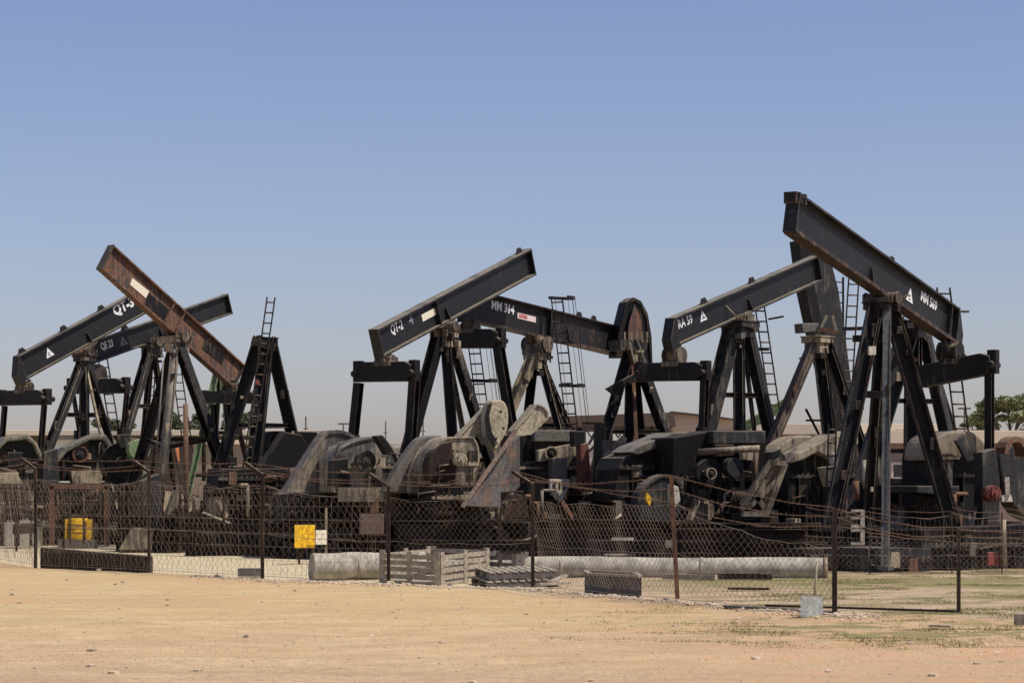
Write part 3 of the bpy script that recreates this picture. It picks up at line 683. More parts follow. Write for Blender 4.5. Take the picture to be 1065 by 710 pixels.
# H -----------------------------------------------------------------------------
Hu = Unit('pump_jack', 'black pump jack lettered RA 59 with outlined white triangle and long hanging horse head', 'pump jack', 61, 50, org=gnd(770, 63))
Hu.beam((700, 345), (848, 279.5), 60, .70, BEAM, wf=.30, bevel_end=1, gus=(.5,), lugs=(.22, .55))
Hu.text('RA 59', 705.5, 342, 8.8, sq=.80); Hu.triangle(731, 329, 11, inner='outline')
hh = Hu.slab([(831.5, 250), (840, 247), (862, 262), (872, 300), (879, 345), (886, 400), (889, 448), (872, 448), (860, 392), (848, 345), (838, 300), (832, 272)], 'horse_head', CHAR, d=66.5, th=.4, ax=V((.45, -.89, 0)), bevel=.02)
Hu.slab([(831.5, 250), (841, 250), (846, 290), (857, 345), (869, 395), (880, 448), (872, 448), (860, 392), (848, 345), (838, 300)], 'head_flange', BLK, d=66.2, th=.5, ax=V((.45, -.89, 0)), bevel=.0, parent=hh)
Hu.post((768, 336), None, [(734, 450, -1.1, .46, 'H', CHAR, 1.0, -5), (769, 450, -.4, .38, 'X', BLK), (801, 450, .5, .34, 'H', CHAR, 1.0, 8), (785, 450, 1.3, .14, 'X', BLK, 1.0, 4)], zb=1.0, capw=.8, brace=(.36, .62), capmat=CHAR)
Hu.equalizer((668, 387), (734, 386), .46, castpx=(702, 361), cast=TAN, pit=[((733, 392), (731, 450), .17)])
Hu.ladder((809, 448), (790, 318), 10, 64)
Hu.member((799, 332), (815, 329), .05, BLK, 'pipe_stub', 63); Hu.member((784, 363), (800, 363), .08, BLK, 'brace_bar', 63.6)
Hu.skid(gnd(770, 62), -6.4, 2.2)
g = Hu.slab([(642, 520), (642, 488), (648, 476), (690, 458), (702, 449), (745, 449), (745, 520)], 'gearbox', BLK2, d=58.5, th=1.3, bevel=.06)
Hu.slab([(655, 470), (664, 464), (700, 450), (720, 449), (700, 459), (664, 473)], 'gear_top_cover', GREY, d=58.3, th=1.1, parent=g)
Hu.hub(696, 471, 8.5, BLK2, d=58.2, ring=LAMPRED, parent=g)
Hu.slab([(700, 546), (700, 455), (742, 447.5), (797, 447.5), (797, 500), (790, 546)], 'engine_housing', DKR, d=58, th=1.2, bevel=.03)
Hu.slab([(742, 448), (796, 448), (796, 461), (742, 461)], 'housing_cover', CHAR, d=57.8, th=1.2)
for i, x in enumerate((706, 711, 716)): Hu.disc(x, 466, 4+i, 'pulley', BLK2, d=57.7, th=.1)
Hu.disc(738, 492, 15, 'flywheel', BLK2, d=57.2, th=.2); Hu.hub(738, 492, 6, RUSTD, d=57.0, ring=TAN)
Hu.disc(765, 486, 10, 'pulley', CHAR, d=57.2, th=.3); Hu.member((726, 470), (790, 466), .16, TAN, 'exhaust_pipe', 57.2, prof='R'); Hu.member((786, 470), (785, 530), .12, BLK2, 'oil_pipe', 57.2, prof='R')
Hu.slab([(744, 462), (764, 462), (763, 474), (745, 475)], 'access_cover', RUSTD, d=57.6, th=.2); Hu.slab([(772, 463), (790, 463), (789, 480), (773, 478)], 'access_cover', TAN, d=57.6, th=.2)
for i in range(7): Hu.member((712+i*12, 490), (712+i*12, 540), .09, BLK2, 'housing_rib', 57.5)
Hu.member((708, 496), (708, 512), .12, TAN, 'bracket', 57.3)
cw = Hu.slab(rnd([(662, 545), (663, 520), (672, 503), (690, 493), (706, 500), (713, 520), (710, 548)], 3, (0, 6)), 'counterweight', CHAR, d=57, th=.4, bevel=.05, rim=.08)
Hu.slab([(697, 503), (706, 506), (708, 520), (702, 528), (697, 522)], 'weight_casting', WHT, d=56.6, th=.15, parent=cw)
Hu.slab([(673, 512), (678, 518), (676, 526), (672, 519)], 'paint_mark', YEL, d=56.6, th=.1, bevel=0, parent=cw)
Hu.clutter(gnd(720, 58), -1, 3, seed=41, n=9); Hu.skid(gnd(720, 58), -2.4, 3)
# J -----------------------------------------------------------------------------
J = Unit('samson_post', 'post frame with one broad rust streaked leg and a small grey box on top', 'post frame', 62, 50, org=gnd(848, 62), group='post frames without beams')
J.post((850, 352), 62, [(802, 462, -1, .36, 'B', steel('brown_streaked', (.07, .05, .04), dust=.35, rust=.5), .9, -2), (862, 450, -.2, .42, 'X', BLK, .9, 1), (892, 452, .5, .36, 'X', BLK, .9, 8), (868, 450, 1.2, .14, 'X', BLK2, .9, 3)], zb=.9, capw=.6, brace=(.3,), capmat=TAN)
J.slab([(834, 336), (852, 336), (851, 345), (835, 346)], 'grey_box', GREY, d=61, th=.4)
J.member((852, 345), (860, 328), .07, TAN, 'bracket', 61); J.member((866, 328), (870, 345), .07, TAN, 'bracket', 61); J.member((852, 342), (872, 346), .09, RUST, 'bracket', 61)
J.ladder((878, 448), (888, 290), 11, 63.5); J.ladder((872, 448), (872, 288), 10, 68.5)
J.member((838, 425), (852, 452), .06, BLK, 'brace_bar', 62); J.member((838, 437), (860, 437), .05, BLK, 'brace_bar', 62)
J.member((876, 342), (915, 341), .09, BLK2, 'handrail', 60)
J.skid(gnd(848, 61), -5, 2.4, zb=.9)
m1 = J.slab(rnd([(798, 500), (800, 480), (812, 462), (830, 453), (848, 455), (838, 472), (820, 500)], 3, (0, 6)), 'drum_cover', TAN, d=58.5, th=.7, bevel=.05)
g = J.slab([(820, 542), (820, 484), (826, 474), (843, 462), (868, 451), (893, 450), (893, 490), (884, 512), (880, 542)], 'gearbox', BLK2, d=57, th=.9, bevel=.05)
J.slab([(822, 482), (830, 471), (868, 452), (893, 451), (893, 462), (880, 466), (870, 480), (850, 470), (836, 478)], 'gear_lid', TAN, d=56.7, th=.8, parent=g, bevel=.04)
pl = J.slab([(866, 471), (885, 468), (885, 481), (879, 485), (867, 483)], 'bearing_cap', WHT, d=56.3, th=.2)
for q in ((870, 474), (870, 480), (880, 473), (880, 479)): J.disc(*q, 1.8, 'bolt_hole', BLK, d=56.1, th=.06, parent=pl)
J.slab([(856, 486), (872, 484), (884, 484), (878, 506), (862, 506)], 'side_cover', CREAM, d=56.6, th=.3)
# open channel-section crank frame
ck = J.slab([(771, 534), (771, 524), (797, 484), (812, 476), (816, 482), (812, 500), (796, 534)], 'crank_frame', RUSTD, d=55.4, th=.12, bevel=0)
for a, b, w in (((771, 530), (802, 479), .24), ((800, 480), (818, 482), .2), ((817, 482), (797, 536), .12), ((797, 534), (771, 534), .14), ((778, 528), (812, 496), .07), ((786, 515), (800, 534), .07), ((802, 488), (786, 520), .06)):
    J.member(a, b, w, TAN, 'frame_rail', 55.1, prof='B', h=.12, parent=ck)
J.ladder((862, 548), (866, 440), 8, 54.8)
J.disc(812, 477, 6, 'crank_pin', BLK2, d=56, th=.4); J.slab([(802, 470), (812, 466), (818, 482), (806, 486)], 'pin_casting', BLK, d=55.8, th=.4)
J.slab([(770, 534), (885, 532), (885, 566), (770, 566)], 'gear_pedestal', RUSTD, d=57.4, th=1.0)
J.clutter(gnd(800, 57.5), -1.5, 3, seed=43, n=9)
J.skid(gnd(810, 57), -2.5, 3.2, zb=.95)
# I -----------------------------------------------------------------------------
I = Unit('pump_jack', 'tallest black pump jack lettered MM 569 beside a white triangle, beam sloping steeply', 'pump jack', 52, 55, org=gnd(917, 52))
I.beam((990, 338), (824, 221), 54.5, .80, BEAM, wf=.30, bevel_end=1, stiff=(.04,), lugs=(.42,), rustflange=True, gus=(.54,))
I.text('MM 569', 957, 311.5, 9.5, sq=.86, bold=.03); I.triangle(946, 308, 14)
pk = hit(828, 205, I.P0, I.v)
m = M(); 
for i in (-.22, .0, .16): m.obox(pk+I.u*i, I.u, I.v, .05, .14, pk.z-.15, pk.z+.02+abs(i)*.3)
m.build('head_clamp', BLK2, I.beamo, .01)
I.post((917, 317), None, [(867, 530, -1.2, .42, 'X', BLK, .9, -7), (921, 592, -1.8, .22, 'B', GALV, .12, 4), (906, 500, .9, .3, 'X', BLK, .9, 2), (981, 512, -.3, .42, 'X', BLK, .9, 8)], zb=.9, capw=.6, brace=(), capmat=BLK2)
I.member((887, 352), (925, 352), .14, BLK, 'brace_bar', 51.5); I.member((893, 410), (925, 410), .15, BLK, 'brace_bar', 51.5); I.slab([(904, 360), (911, 360), (911, 369), (904, 369)], 'tag_plate', WHT, d=50.8, th=.05, bevel=0)
I.equalizer((953, 393), (1033, 377), .50, castpx=(985, 356), cast=BLK2, pit=[((1029, 384), (1029, 505), .17)])
I.ladder((1001, 452), (981, 299), 14, 58)
I.member((996, 324), (1008, 324), .05, GALV, 'pipe_stub', 55)
I.skid(gnd(935, 53), -1.5, 4.6, zb=.9)
g = I.slab([(967, 545), (967, 478), (969, 465), (976, 455), (990, 449), (1010, 449), (1022, 458), (1028, 472), (1029, 545)], 'gearbox', BLK, d=54, th=1.1, bevel=.05)
I.slab(rnd([(967, 479), (968, 465), (976, 453), (990, 448), (1009, 448), (1022, 457), (1029, 472), (1021, 476), (1010, 470), (998, 477), (984, 474)], 3, (0,)), 'gear_lid', steel('mossy_lid', (.12, .105, .07), dust=.8, rust=.4), d=53.7, th=1.0, parent=g, bevel=.06)
I.slab([(994, 458), (1003, 450), (1014, 478), (1006, 480)], 'lid_strap', CHAR, d=53.4, th=.1, parent=g); I.slab([(986, 481), (991, 481), (991, 505), (985, 505)], 'oil_gauge', GREY, d=53.4, th=.1, parent=g)
I.member((966, 476), (998, 476), .06, TAN, 'flange', 53.4, parent=g)
I.hub(1031.5, 513, 11, LAMPRED, d=52.6, ax=V((.3, -.95, 0)), out=.1)
I.slab([(1022, 540), (1022, 470), (1036, 466), (1040, 500), (1040, 540)], 'crank_arm', CHAR, d=53, th=.3)
I.slab([(954, 512), (954, 505), (998, 505), (998, 516)], 'mounting_rail', CHAR, d=52.8, th=1.2)
I.hub(987, 522, 7, REDR, d=52.4, ax=V((.6, -.8, 0)))
I.slab([(925, 548), (925, 500), (965, 502), (966, 548)], 'engine_housing', BLK, d=55, th=1.3, bevel=.05)
I.slab([(926, 504), (926, 497), (952, 498), (955, 504)], 'housing_cover', TAN, d=54.8, th=1.2)
I.slab(rnd([(1040, 474), (1045, 505), (1062, 535), (1085, 545), (1085, 452), (1062, 458), (1048, 466)], 3, (3, 4)), 'counterweight', CHAR, d=56, th=.5, bevel=.05)
ar = M(); cP = W(1047, 472, 54.6)
for i in range(9):
    t0, t1 = math.pi*(i/9)*1.05, math.pi*((i+1)/9)*1.05
    f = lambda t, r: cP+V((.8, .6, 0))*(-math.cos(t)*r)+Z*math.sin(t)*r
    ar.poly([f(t0, .28), f(t1, .28), f(t1, .40), f(t0, .40)], V((.6, -.8, 0))*.3)
ar.build('brake_band', RUST, I.root)
I.member((1047, 496), (1048, 516), .1, WHT, 'lever', 52.6); I.slab([(1042, 516), (1052, 514), (1054, 522), (1042, 522)], 'lever_block', WHT, d=52.6, th=.2)
I.clutter(gnd(950, 52.2), 0, 3, zb=.9, seed=47, n=8)
bb = I.slab([(903, 598), (903, 570), (933, 569), (968, 570), (968, 597)], 'weight_box', CHAR, d=50.3, th=1.2, bevel=.01)
I.slab([(838, 594), (838, 571), (902, 569), (902, 594)], 'weight_box', RUSTD, d=50.9, th=1.0, bevel=.01)
I.slab([(958, 594), (958, 550), (1080, 545), (1080, 592)], 'weight_box', DKR, d=51.5, th=1.0, bevel=.01)
st = I.member((897, 530), (897, 548), .08, WHT, 'step_bracket', 49.6)
for y in (531, 538, 547): I.member((885, y), (897, y), .06, WHT, 'step_rung', 49.6, parent=st)
st = I.member((897, 551), (897, 566), .08, WHT, 'step_bracket', 49.6)
for y in (551, 565): I.member((885, y), (897, y), .06, WHT, 'step_rung', 49.6, parent=st)
I.member((1043, 540), (1044, 588), .14, TAN, 'drain_pipe', 50.6, prof='R'); I.slab([(1028, 588), (1028, 574), (1040, 573), (1040, 588)], 'red_cap', LAMPRED, d=50.6, th=.1)
for i, (x, y0, y1, mt) in enumerate(((905, 478, 500, TAN), (911, 475, 505, GREY), (900, 478, 508, WHT), (890, 500, 520, RUST))): I.member((x, y0), (x+1, y1), .14, mt, 'pipe_stub', 53, prof='R')
# K -----------------------------------------------------------------------------
K = Unit('samson_post', 'charcoal post frame just behind the MM 569 beam, with cross bars', 'post frame', 60, 52, org=gnd(948, 60), group='post frames without beams')
K.post((950, 336), 60, [(914, 445, -1, .62, 'X', CHAR, .9, -4), (949, 450, -.3, .5, 'X', BLK, .9), (983, 445, .3, .34, 'H', CHAR, .9, 9), (992, 445, 1, .16, 'X', GREY, .9, 9)], zb=.9, capw=.8, brace=(.35, .6), capmat=BLK2)
K.skid(gnd(950, 61), -5, 3, zb=.9)
K.slab([(900, 545), (900, 505), (960, 500), (1000, 505), (1000, 545)], 'engine_housing', BLK, d=59.5, th=1.2)

# ---------------------------------------------------------------- fence
FL = [(-42, 60.8, 46), (37, 52.7, 487), (155, 49.2, 490), (273, 46.2, 493), (404, 44.0, 505), (554, 42.4, 503), (705, 37.2, 494), (868, 34.2, 534), (997, 34.6, 550)]
def fence_y(x):
    pts = [((p-CX)/F*d, d) for p, d, _ in FL]
    pts = [(-60, 78)]+pts+[(40, 33)]
    for i in range(len(pts)-1):
        if pts[i][0] <= x <= pts[i+1][0]:
            t = (x-pts[i][0])/(pts[i+1][0]-pts[i][0]); return pts[i][1]+(pts[i+1][1]-pts[i][1])*t
    return 34
def gz(x, y):
    dl = fence_y(x)-y
    b = .03*math.exp(-((dl-.8)/.8)**2) if y < 90 else 0
    if dl < 0: b -= .04*min(1, -dl/.8)*max(0, 1+dl/9)
    n = NZ.noise(V((x*.35, y*.2, 0)))*.05+NZ.noise(V((x*1.3, y*1.0, 4)))*.022
    for k, (y0, cv) in enumerate(((25.2, .03), (26.9, .03), (30.5, -.02), (32.1, -.02), (28.6, .012))):
        q = y-(y0+.06*x+cv*x*x+.2*math.sin(x*.5+k)); n -= .05*math.exp(-(q/.22)**2)-.025*math.exp(-((abs(q)-.45)/.2)**2)
    near = 1 if y < 95 else 0
    if abs(x) > 60: near = 0
    t = max(0, 1-max(0, abs(x)-45)/15)
    return (b+n*(.9 if dl > -.5 else .6))*near*t
fence = thing('chain_link_fence', (0, 43, 0), 'rusty chain link fence with bent arm posts and sagging barbed wire along the sandy track', 'fence')
tops = []; foots = []
for i, (px, d, ty) in enumerate(FL):
    if i == 0: P = W(px, 0, d); T = V((P.x, P.y, 2.15)); P = V((P.x, P.y, 0)); tilt = 0
    else:
        P = W(px, 500, d); P.z = gz(P.x, P.y)-.1; T = W(px + (-7 if i == 6 else 0), ty, d)
        if i == 7: T = W(868, 528, d)
    m = M(); thin = i == 8
    m.bar(P, T, .065 if not thin else .05, .065 if not thin else .05)
    arm = None
    if i < 6 and i > -1:
        arm = T+V((-.36, .3, .22)) if i < 6 else T
        if i == 0: arm = T+V((-.36, .3, .22))
        m.bar(T-Z*.01, arm, .05, .05)
    m.build('post', RUSTD if i not in (6,) else RUST, fence)
    foots.append(P); tops.append((T, arm or T))
def mesh_panel(P0, P1, h0, h1, mid, kind, name, parent, mat, zb0=0.02, pitch=.13, r=.0029, seed=0):
    """woven wire between two posts; sagging top edge and slightly wavy wires"""
    m = M(); rr = random.Random(seed); L = (V((P1.x, P1.y, 0))-V((P0.x, P0.y, 0))).length; e = (P1-P0); e.z = 0; e.normalize()
    nrm = V((e.y, -e.x, 0))
    def top(s): t = s/L; return h0+(h1-h0)*t-4*mid*t*(1-t)-.05*abs(math.sin(s*1.9+seed*1.7))*min(1, 6*t*(1-t))+.012*math.sin(s*9)
    def pt(s, z): return V((P0.x, P0.y, 0))+e*s+Z*(z+gz(P0.x+e.x*s, P0.y+e.y*s)*.5)+nrm*(.05*math.sin(s*2.3+seed)*math.sin(z*2)+.03*math.sin(s*5.1+z*3+seed*2))+e*(.03*math.sin(z*3.1+s*1.7+seed)+.015*math.sin(z*9+s*4))
    if kind == 'diamond':
        hm = max(h0, h1)
        for sg in (1, -1):
            s0 = -hm if sg > 0 else 0
            n = int((L+hm)/pitch)
            for k in range(n):
                a = s0+k*pitch+rr.uniform(-.008, .008); pts = []
                z = 0.0
                while z <= hm+.2:
                    s = a+sg*z
                    if 0 <= s <= L and z <= top(s) and z >= zb0: pts.append(pt(s, z))
                    elif pts:
                        if 0 <= s <= L:
                            for q_ in range(8):
                                z2 = z-.14*(q_+1)/8
                                if z2 <= top(a+sg*z2): pts.append(pt(a+sg*z2, z2)); break
                        break
                    z += .14
                if len(pts) > 1: m.path(pts, r)
    else:
        s = 0
        while s < L:
            a = s+rr.uniform(-.02, .02); a = min(max(a, 0), L)
            w = rr.uniform(-.03, .03); m.path([pt(min(max(a+w*math.sin(z*3), 0), L), z) for z in [top(a)*k/5 for k in range(6)]], r); s += pitch*1.35
        z = .12
        while z < max(h0, h1):
            m.path([pt(L*k/12, min(z, top(L*k/12))) for k in range(13)], r); z += .26
    for f in (1.0, .5, .04):
        m.path([pt(L*k/14, top(L*k/14)*f) for k in range(15)], r*1.3)
    return m.build(name, mat, parent)
for i in range(8):
    a, b = foots[i], foots[i+1]; ta, tb = tops[i][0], tops[i+1][0]
    h0, h1 = ta.z-.22, tb.z-.22; mid = .04
    kind = 'diamond'
    if i in (0, 1, 2, 3): kind = 'square'
    if i == 5: h0, h1, mid = ta.z-.30, 1.52, .0
    if i == 6: h0, h1, mid = 1.50, .95, .10
    if i == 7: continue
    mesh_panel(a, b, h0, h1, mid, kind, 'wire_mesh', fence, WIRE, seed=i)
    if i in (0, 1, 2, 3): mesh_panel(a+V((.02, .05, 0)), b+V((.02, .05, 0)), h0*.98, h1*.98, mid, 'diamond', 'wire_mesh', fence, WIRE, pitch=.19, r=.0028, seed=i+30)
# barbed wire strands
def strand(m, A_, B_, sag, seed, r=.006, barb=True):
    rr = random.Random(seed); n = 26; pts = []
    for k in range(n+1):
        t = k/n; p = lerp(A_, B_, t)-Z*(4*sag*t*(1-t))+V((0, 0, .006*math.sin(t*17+seed)))
        pts.append(p)
    m.path(pts, r)
    if barb:
        L = (B_-A_).length; k = 0.0
        while k < L:
            t = k/L; p = lerp(A_, B_, t)-Z*(4*sag*t*(1-t)); a = V((rr.uniform(-1, 1), rr.uniform(-1, 1), rr.uniform(.3, 1))).normalized()*.035
            m.path([p-a, p+a], .004); k += .14
for i in range(8):
    (ta, aa), (tb, ab) = tops[i], tops[i+1]; m = M()
    for j, f in enumerate((.12, .55, .98)):
        A_ = lerp(ta, aa, f)+Z*.02; B_ = lerp(tb, ab, f)+Z*.02
        if i == 5: B_ = lerp(tb, tb-Z*.5, j*.42)
        if i == 6: A_ = lerp(ta, ta-Z*.5, j*.42); B_ = lerp(tb, tb-Z*.24, j*.5)
        if i == 7: A_ = lerp(ta, ta-Z*.24, j*.5); B_ = lerp(tb, tb-Z*.2, j*.5)+Z*.02
        strand(m, A_, B_, (.08, .12, .05)[j] if i != 6 else .06+.05*j, i*7+j)
    if i == 7:
        for j in range(3): strand(m, lerp(tb, tb-Z*.2, j*.5), W(1100, 552+j*5, 35.2), .03, 90+j)
    m.build('barbed_wire', WIRER, fence)
# inner fence behind the sandy verge, left side
inner = thing('wire_fence', (-8, 62, 0), 'inner fence of rusty posts topped by tangled wire coils, before the parked units', 'fence')
IP = [(-20, 66), (17, 65.5), (66, 65), (128, 64), (187, 63), (232, 61.5), (300, 60), (345, 59), (400, 57.5), (452, 56.5), (520, 55.5)]
it = []
for i, (px, d) in enumerate(IP):
    P = gnd(px, d); h = 1.62+.1*math.sin(i*2.1); T = P+V((.02, 0, h)); it.append(T)
    M().bar(P-Z*.05, T, .06, .06).build('post', RUSTD, inner)
for i in range(len(it)-1):
    a, b = it[i], it[i+1]
    mesh_panel(V((a.x, a.y, 0)), V((b.x, b.y, 0)), a.z-.05, b.z-.05, .03, 'diamond', 'wire_mesh', inner, WIRER, pitch=.22, r=.0035, seed=60+i)
m = M()
for i in range(len(it)-1):
    a, b = it[i], it[i+1]; L = (b-a).length; n = int(L/.02)
    e = (b-a).normalized(); s2 = e.cross(Z)
    for c in range(2):
        pts = []
        for k in range(0, n):
            s_ = k*.02; ph = s_*12+c*2; rad = .15+.04*math.sin(s_*3+c)
            pts.append(a+e*s_+s2*math.cos(ph)*rad+Z*(math.sin(ph)*rad+.08*math.sin(s_*1.7)+.04))
        m.path(pts[::3], .005)
m.build('wire_coil', WIRER, inner)
# right hand low mesh fence in front of the big unit
low = thing('mesh_fence', (8, 49.4, 0), 'low wire mesh fence at the foot of the MM 569 unit, drooping top wires', 'fence')
RP = [(838, 49.6), (905, 49.2), (990, 49), (1042, 49), (1105, 49)]
for i, (px, d) in enumerate(RP):
    P = gnd(px, d); M().bar(P-Z*.05, P+Z*1.26, .025, .025).build('post', RUSTD, low)
m = M()
for i in range(4):
    a, b = gnd(*RP[i]), gnd(*RP[i+1])
    mesh_panel(a, b, 1.26, 1.2, .04, 'square', 'wire_mesh', low, WIRE, pitch=.07, r=.0028, seed=80+i)
    mesh_panel(a-V((0, .06, 0)), b-V((0, .06, 0)), .78, .78, .02, 'diamond', 'wire_mesh', low, WIRE, pitch=.12, r=.0035, seed=90+i)
    for j in range(2): strand(m, a+Z*(1.36-.09*j), b+Z*(1.28-.09*j), .05+.03*j, 140+i*3+j, barb=False)
m.build('barbed_wire', WIRER, low)
# gate frame in the yard
gt = thing('gate_frame', gnd(82, 66), 'rusty rectangular gate frame standing open in front of the yellow drum', 'gate')
m = M(); d = 64.2
m.bar(W(54, 567, d), W(54, 505, d), .13, .1); m.bar(W(111, 567, d), W(111, 505, d), .13, .1); m.bar(W(51, 506, d), W(114, 506, d), .1, .12)
m.build('frame', RUST, gt)
m = M()
for x in (73, 87, 60, 106): m.tube(W(x, 566, d), W(x, 508, d), .03, 6)
for y in (520, 535, 550): m.tube(W(55, y, d), W(110, y, d), .012, 5)
m.build('gate_bars', RUSTD, gt)
# yellow things
yb = M(); c = gnd(81, 68); 
yb.tube(c+Z*.25, c+Z*.85, .28, 20)
o = yb.build('oil_drum', YEL, None, .01, org=c+Z*.25); tag(o, 'bright yellow drum seen through the gate frame bars', 'drum')
m = M().tube(c+Z*.42, c+Z*.45, .292, 20); m.tube(c+Z*.64, c+Z*.67, .292, 20); m.build('hoop', RUST, o, org=c+Z*.25)
for sx in (-.33, .33): M().obox(c+V((sx, 0, 0)), V((1, 0, 0)), V((0, 1, 0)), .06, .2, .25, .82).build('side_rail', YEL, o, org=c+Z*.25)
m = M().obox(c, V((1, 0, 0)), V((0, 1, 0)), .5, .35, 0, .25); tag(m.build('timber_block', WOODD, org=c), 'dark timber block carrying the yellow drum', 'block')
c = gnd(317, 54.8); y0, y1 = W(0, 569.5, 54.8).z, W(0, 545.5, 54.8).z
yp = thing('panel_board', c, 'square bright yellow panel on short posts in front of the dark machinery', 'panel')
M().poly([V((c.x-.22, c.y-.16, y0)), V((c.x+.22, c.y+.12, y0)), V((c.x+.22, c.y+.12, y1)), V((c.x-.22, c.y-.16, y1))], V((0, .03, 0))).build('board', YEL, yp, .006)
for sx in (-.17, .15): M().box((c.x+sx, c.y+.15, 0), (c.x+sx+.05, c.y+.2, y1-.05)).build('support', RUSTD, yp)
c = gnd(334, 54.8); a, b = W(0, 566, 54.8).z, W(0, 551, 54.8).z
yp = thing('panel_board', c, 'small cream panel next to the bright yellow one', 'panel')
M().poly([V((c.x-.12, c.y-.09, a)), V((c.x+.12, c.y+.07, a)), V((c.x+.12, c.y+.07, b)), V((c.x-.12, c.y-.09, b))], V((0, .03, 0))).build('board', PLATE, yp, .006)
M().box((c.x+.08, c.y+.105, 0), (c.x+.13, c.y+.15, W(0, 528, 54.8).z)).build('support', TAN, yp)
c = gnd(387, 53.5); a, b = W(0, 555, 53.5).z, W(0, 534, 53.5).z
yp = thing('panel_board', c, 'dull brown square panel behind the fence, left of the slatted crates', 'panel')
M().box((c.x-.26, c.y, a), (c.x+.26, c.y+.04, b)).build('board', steel('brown_board', (.13, .09, .07), dust=.3, rust=.2), yp, .006)
M().box((c.x-.03, c.y+.045, 0), (c.x+.03, c.y+.09, b-.05)).build('support', RUSTD, yp)
# low dark retaining screen
w = thing('retaining_screen', gnd(98, 52), 'low dark brown screen just behind the fence under the gate frame', 'screen')
wa, wb = gnd(42, 53.4), gnd(154, 50.2); za, zb_ = W(0, 569, 53.4).z, W(0, 578, 50.2).z
e = (wb-wa).normalized(); nn = V((-e.y, e.x, 0))
m = M(); m.poly([wa-Z*.1, wb-Z*.1, wb+Z*zb_, wa+Z*za], nn*.12); m.build('panel', steel('dark_brown_sheet', (.05, .04, .036), dust=.3, rust=.1), w)
m = M(); n = 26
for k in range(n): q = lerp(wa, wb, (k+.5)/n)-nn*.02; m.bar(q, q+Z*(lerp(za, zb_, (k+.5)/n)-.01), .05, .03)
m.build('batten', RUSTD, w)
# concrete blocks far left
for i, (x0, x1, y0, y1, d, lb) in enumerate(((4, 14, 543, 562, 70, 'pale concrete block at the far left edge of the yard'), (20, 30, 541, 561, 70, 'pale concrete block between two rusty posts, second from the edge'), (33, 41, 542, 560, 70, 'pale concrete block nearest the gate frame'))):
    P = gnd((x0+x1)/2, d); h = W(0, y0, d).z; wd = (x1-x0)/F*d/2
    o = M().box((P.x-wd, P.y, .0), (P.x+wd, P.y+.5, h)).build('concrete_block', plain('pale_concrete', (.5, .47, .4), .9, .15, 5, .01), None, .02, org=P); tag(o, lb, 'block')
    M().box((P.x-wd*.6, P.y+.1, h), (P.x+wd*.6, P.y+.4, h+.06)).build('cap', TAN, o, .01)
# small grey cabinet under the gate's right
P = gnd(145, 63); 
o = M().poly([P+V((-.55, 0, .1)), P+V((.32, 0, .1)), P+V((.38, 0, .62)), P+V((-.2, 0, .68))], V((0, .5, 0))).build('sheet_guard', TAN, None, .01, org=P); tag(o, 'dusty grey bent sheet metal guard leaning by the leg of the rusty unit', 'guard')
M().box((P.x-.5, P.y-.02, 0), (P.x+.3, P.y+.4, .1)).build('runner', RUSTD, o)
# steel stillages and beams lying in the yard (dark mass at the machines' feet)
def ibeam_stack(px0, px1, d0, d1, rows, label, mat, h=.28, seed=1, name='steel_girder'):
    rr = random.Random(seed)
    for k in range(rows):
        a = gnd(px0+rr.uniform(-6, 6), d0+rr.uniform(0, .3)); b = gnd(px1+rr.uniform(-6, 6), d1+rr.uniform(0, .3)); z = h*(k+.5)
        o = M().hbeam(a+Z*z, b+Z*z, .24, h*.94, .02, .03).build(name, mat, None, org=(a+b)/2)
        tag(o, label[k], 'girder', 'steel girders stacked on the ground')
ibeam_stack(196, 300, 60.6, 60.2, 3, ['dark beam lying on the sand before the bare black post, bottom of its stack', 'middle beam of the dark stack before the bare black post', 'top beam of the dark stack before the bare black post'], DKR, seed=3)
ibeam_stack(300, 420, 60.3, 58.8, 2, ['dark beam lying behind the yellow panel, lower of two', 'dark beam lying behind the yellow panel, upper of two'], DKR, seed=4)
ibeam_stack(425, 560, 55.2, 54.6, 2, ['lower dark beam lying behind the slatted crates and the pipe', 'upper dark beam lying behind the slatted crates and the pipe'], DKR, seed=5)
ibeam_stack(560, 690, 54.5, 54.2, 3, ['bottom dark beam behind the concrete coloured pipe near the small planked box', 'middle dark beam behind the pipe near the small planked box', 'top dark beam behind the pipe near the small planked box'], DKR, seed=6)
ibeam_stack(700, 838, 54, 53.2, 3, ['bottom rusty dark beam behind the pipe, beside the leaning fence post', 'middle rusty dark beam behind the pipe, beside the leaning fence post', 'top rusty dark beam behind the pipe, beside the leaning fence post'], RUSTD, seed=8)
# trough with a lid
P = gnd(648, 51.5); e = V((1, 0, 0)); z0, z1 = .42, W(0, 562, 51.5).z
o = thing('skip_box', P, 'dark open steel box with a tilted grey lid sitting just behind the pipe', 'box')
m = M(); m.box((P.x-.75, P.y, .0), (P.x+1.0, P.y+.8, z1)); m.build('body', DKR, o, .01)
M().poly([P+V((-.4, -.02, z1-.34)), P+V((.28, -.02, z1-.34)), P+V((.25, .5, z1+.03)), P+V((-.22, .5, z1+.03))], V((0, -.03, .03))).build('lid', GREY, o)
M().box((P.x+.9, P.y-.1, z1-.15), (P.x+1.15, P.y+.1, z1+.02)).build('handle', CREAM, o, .01)
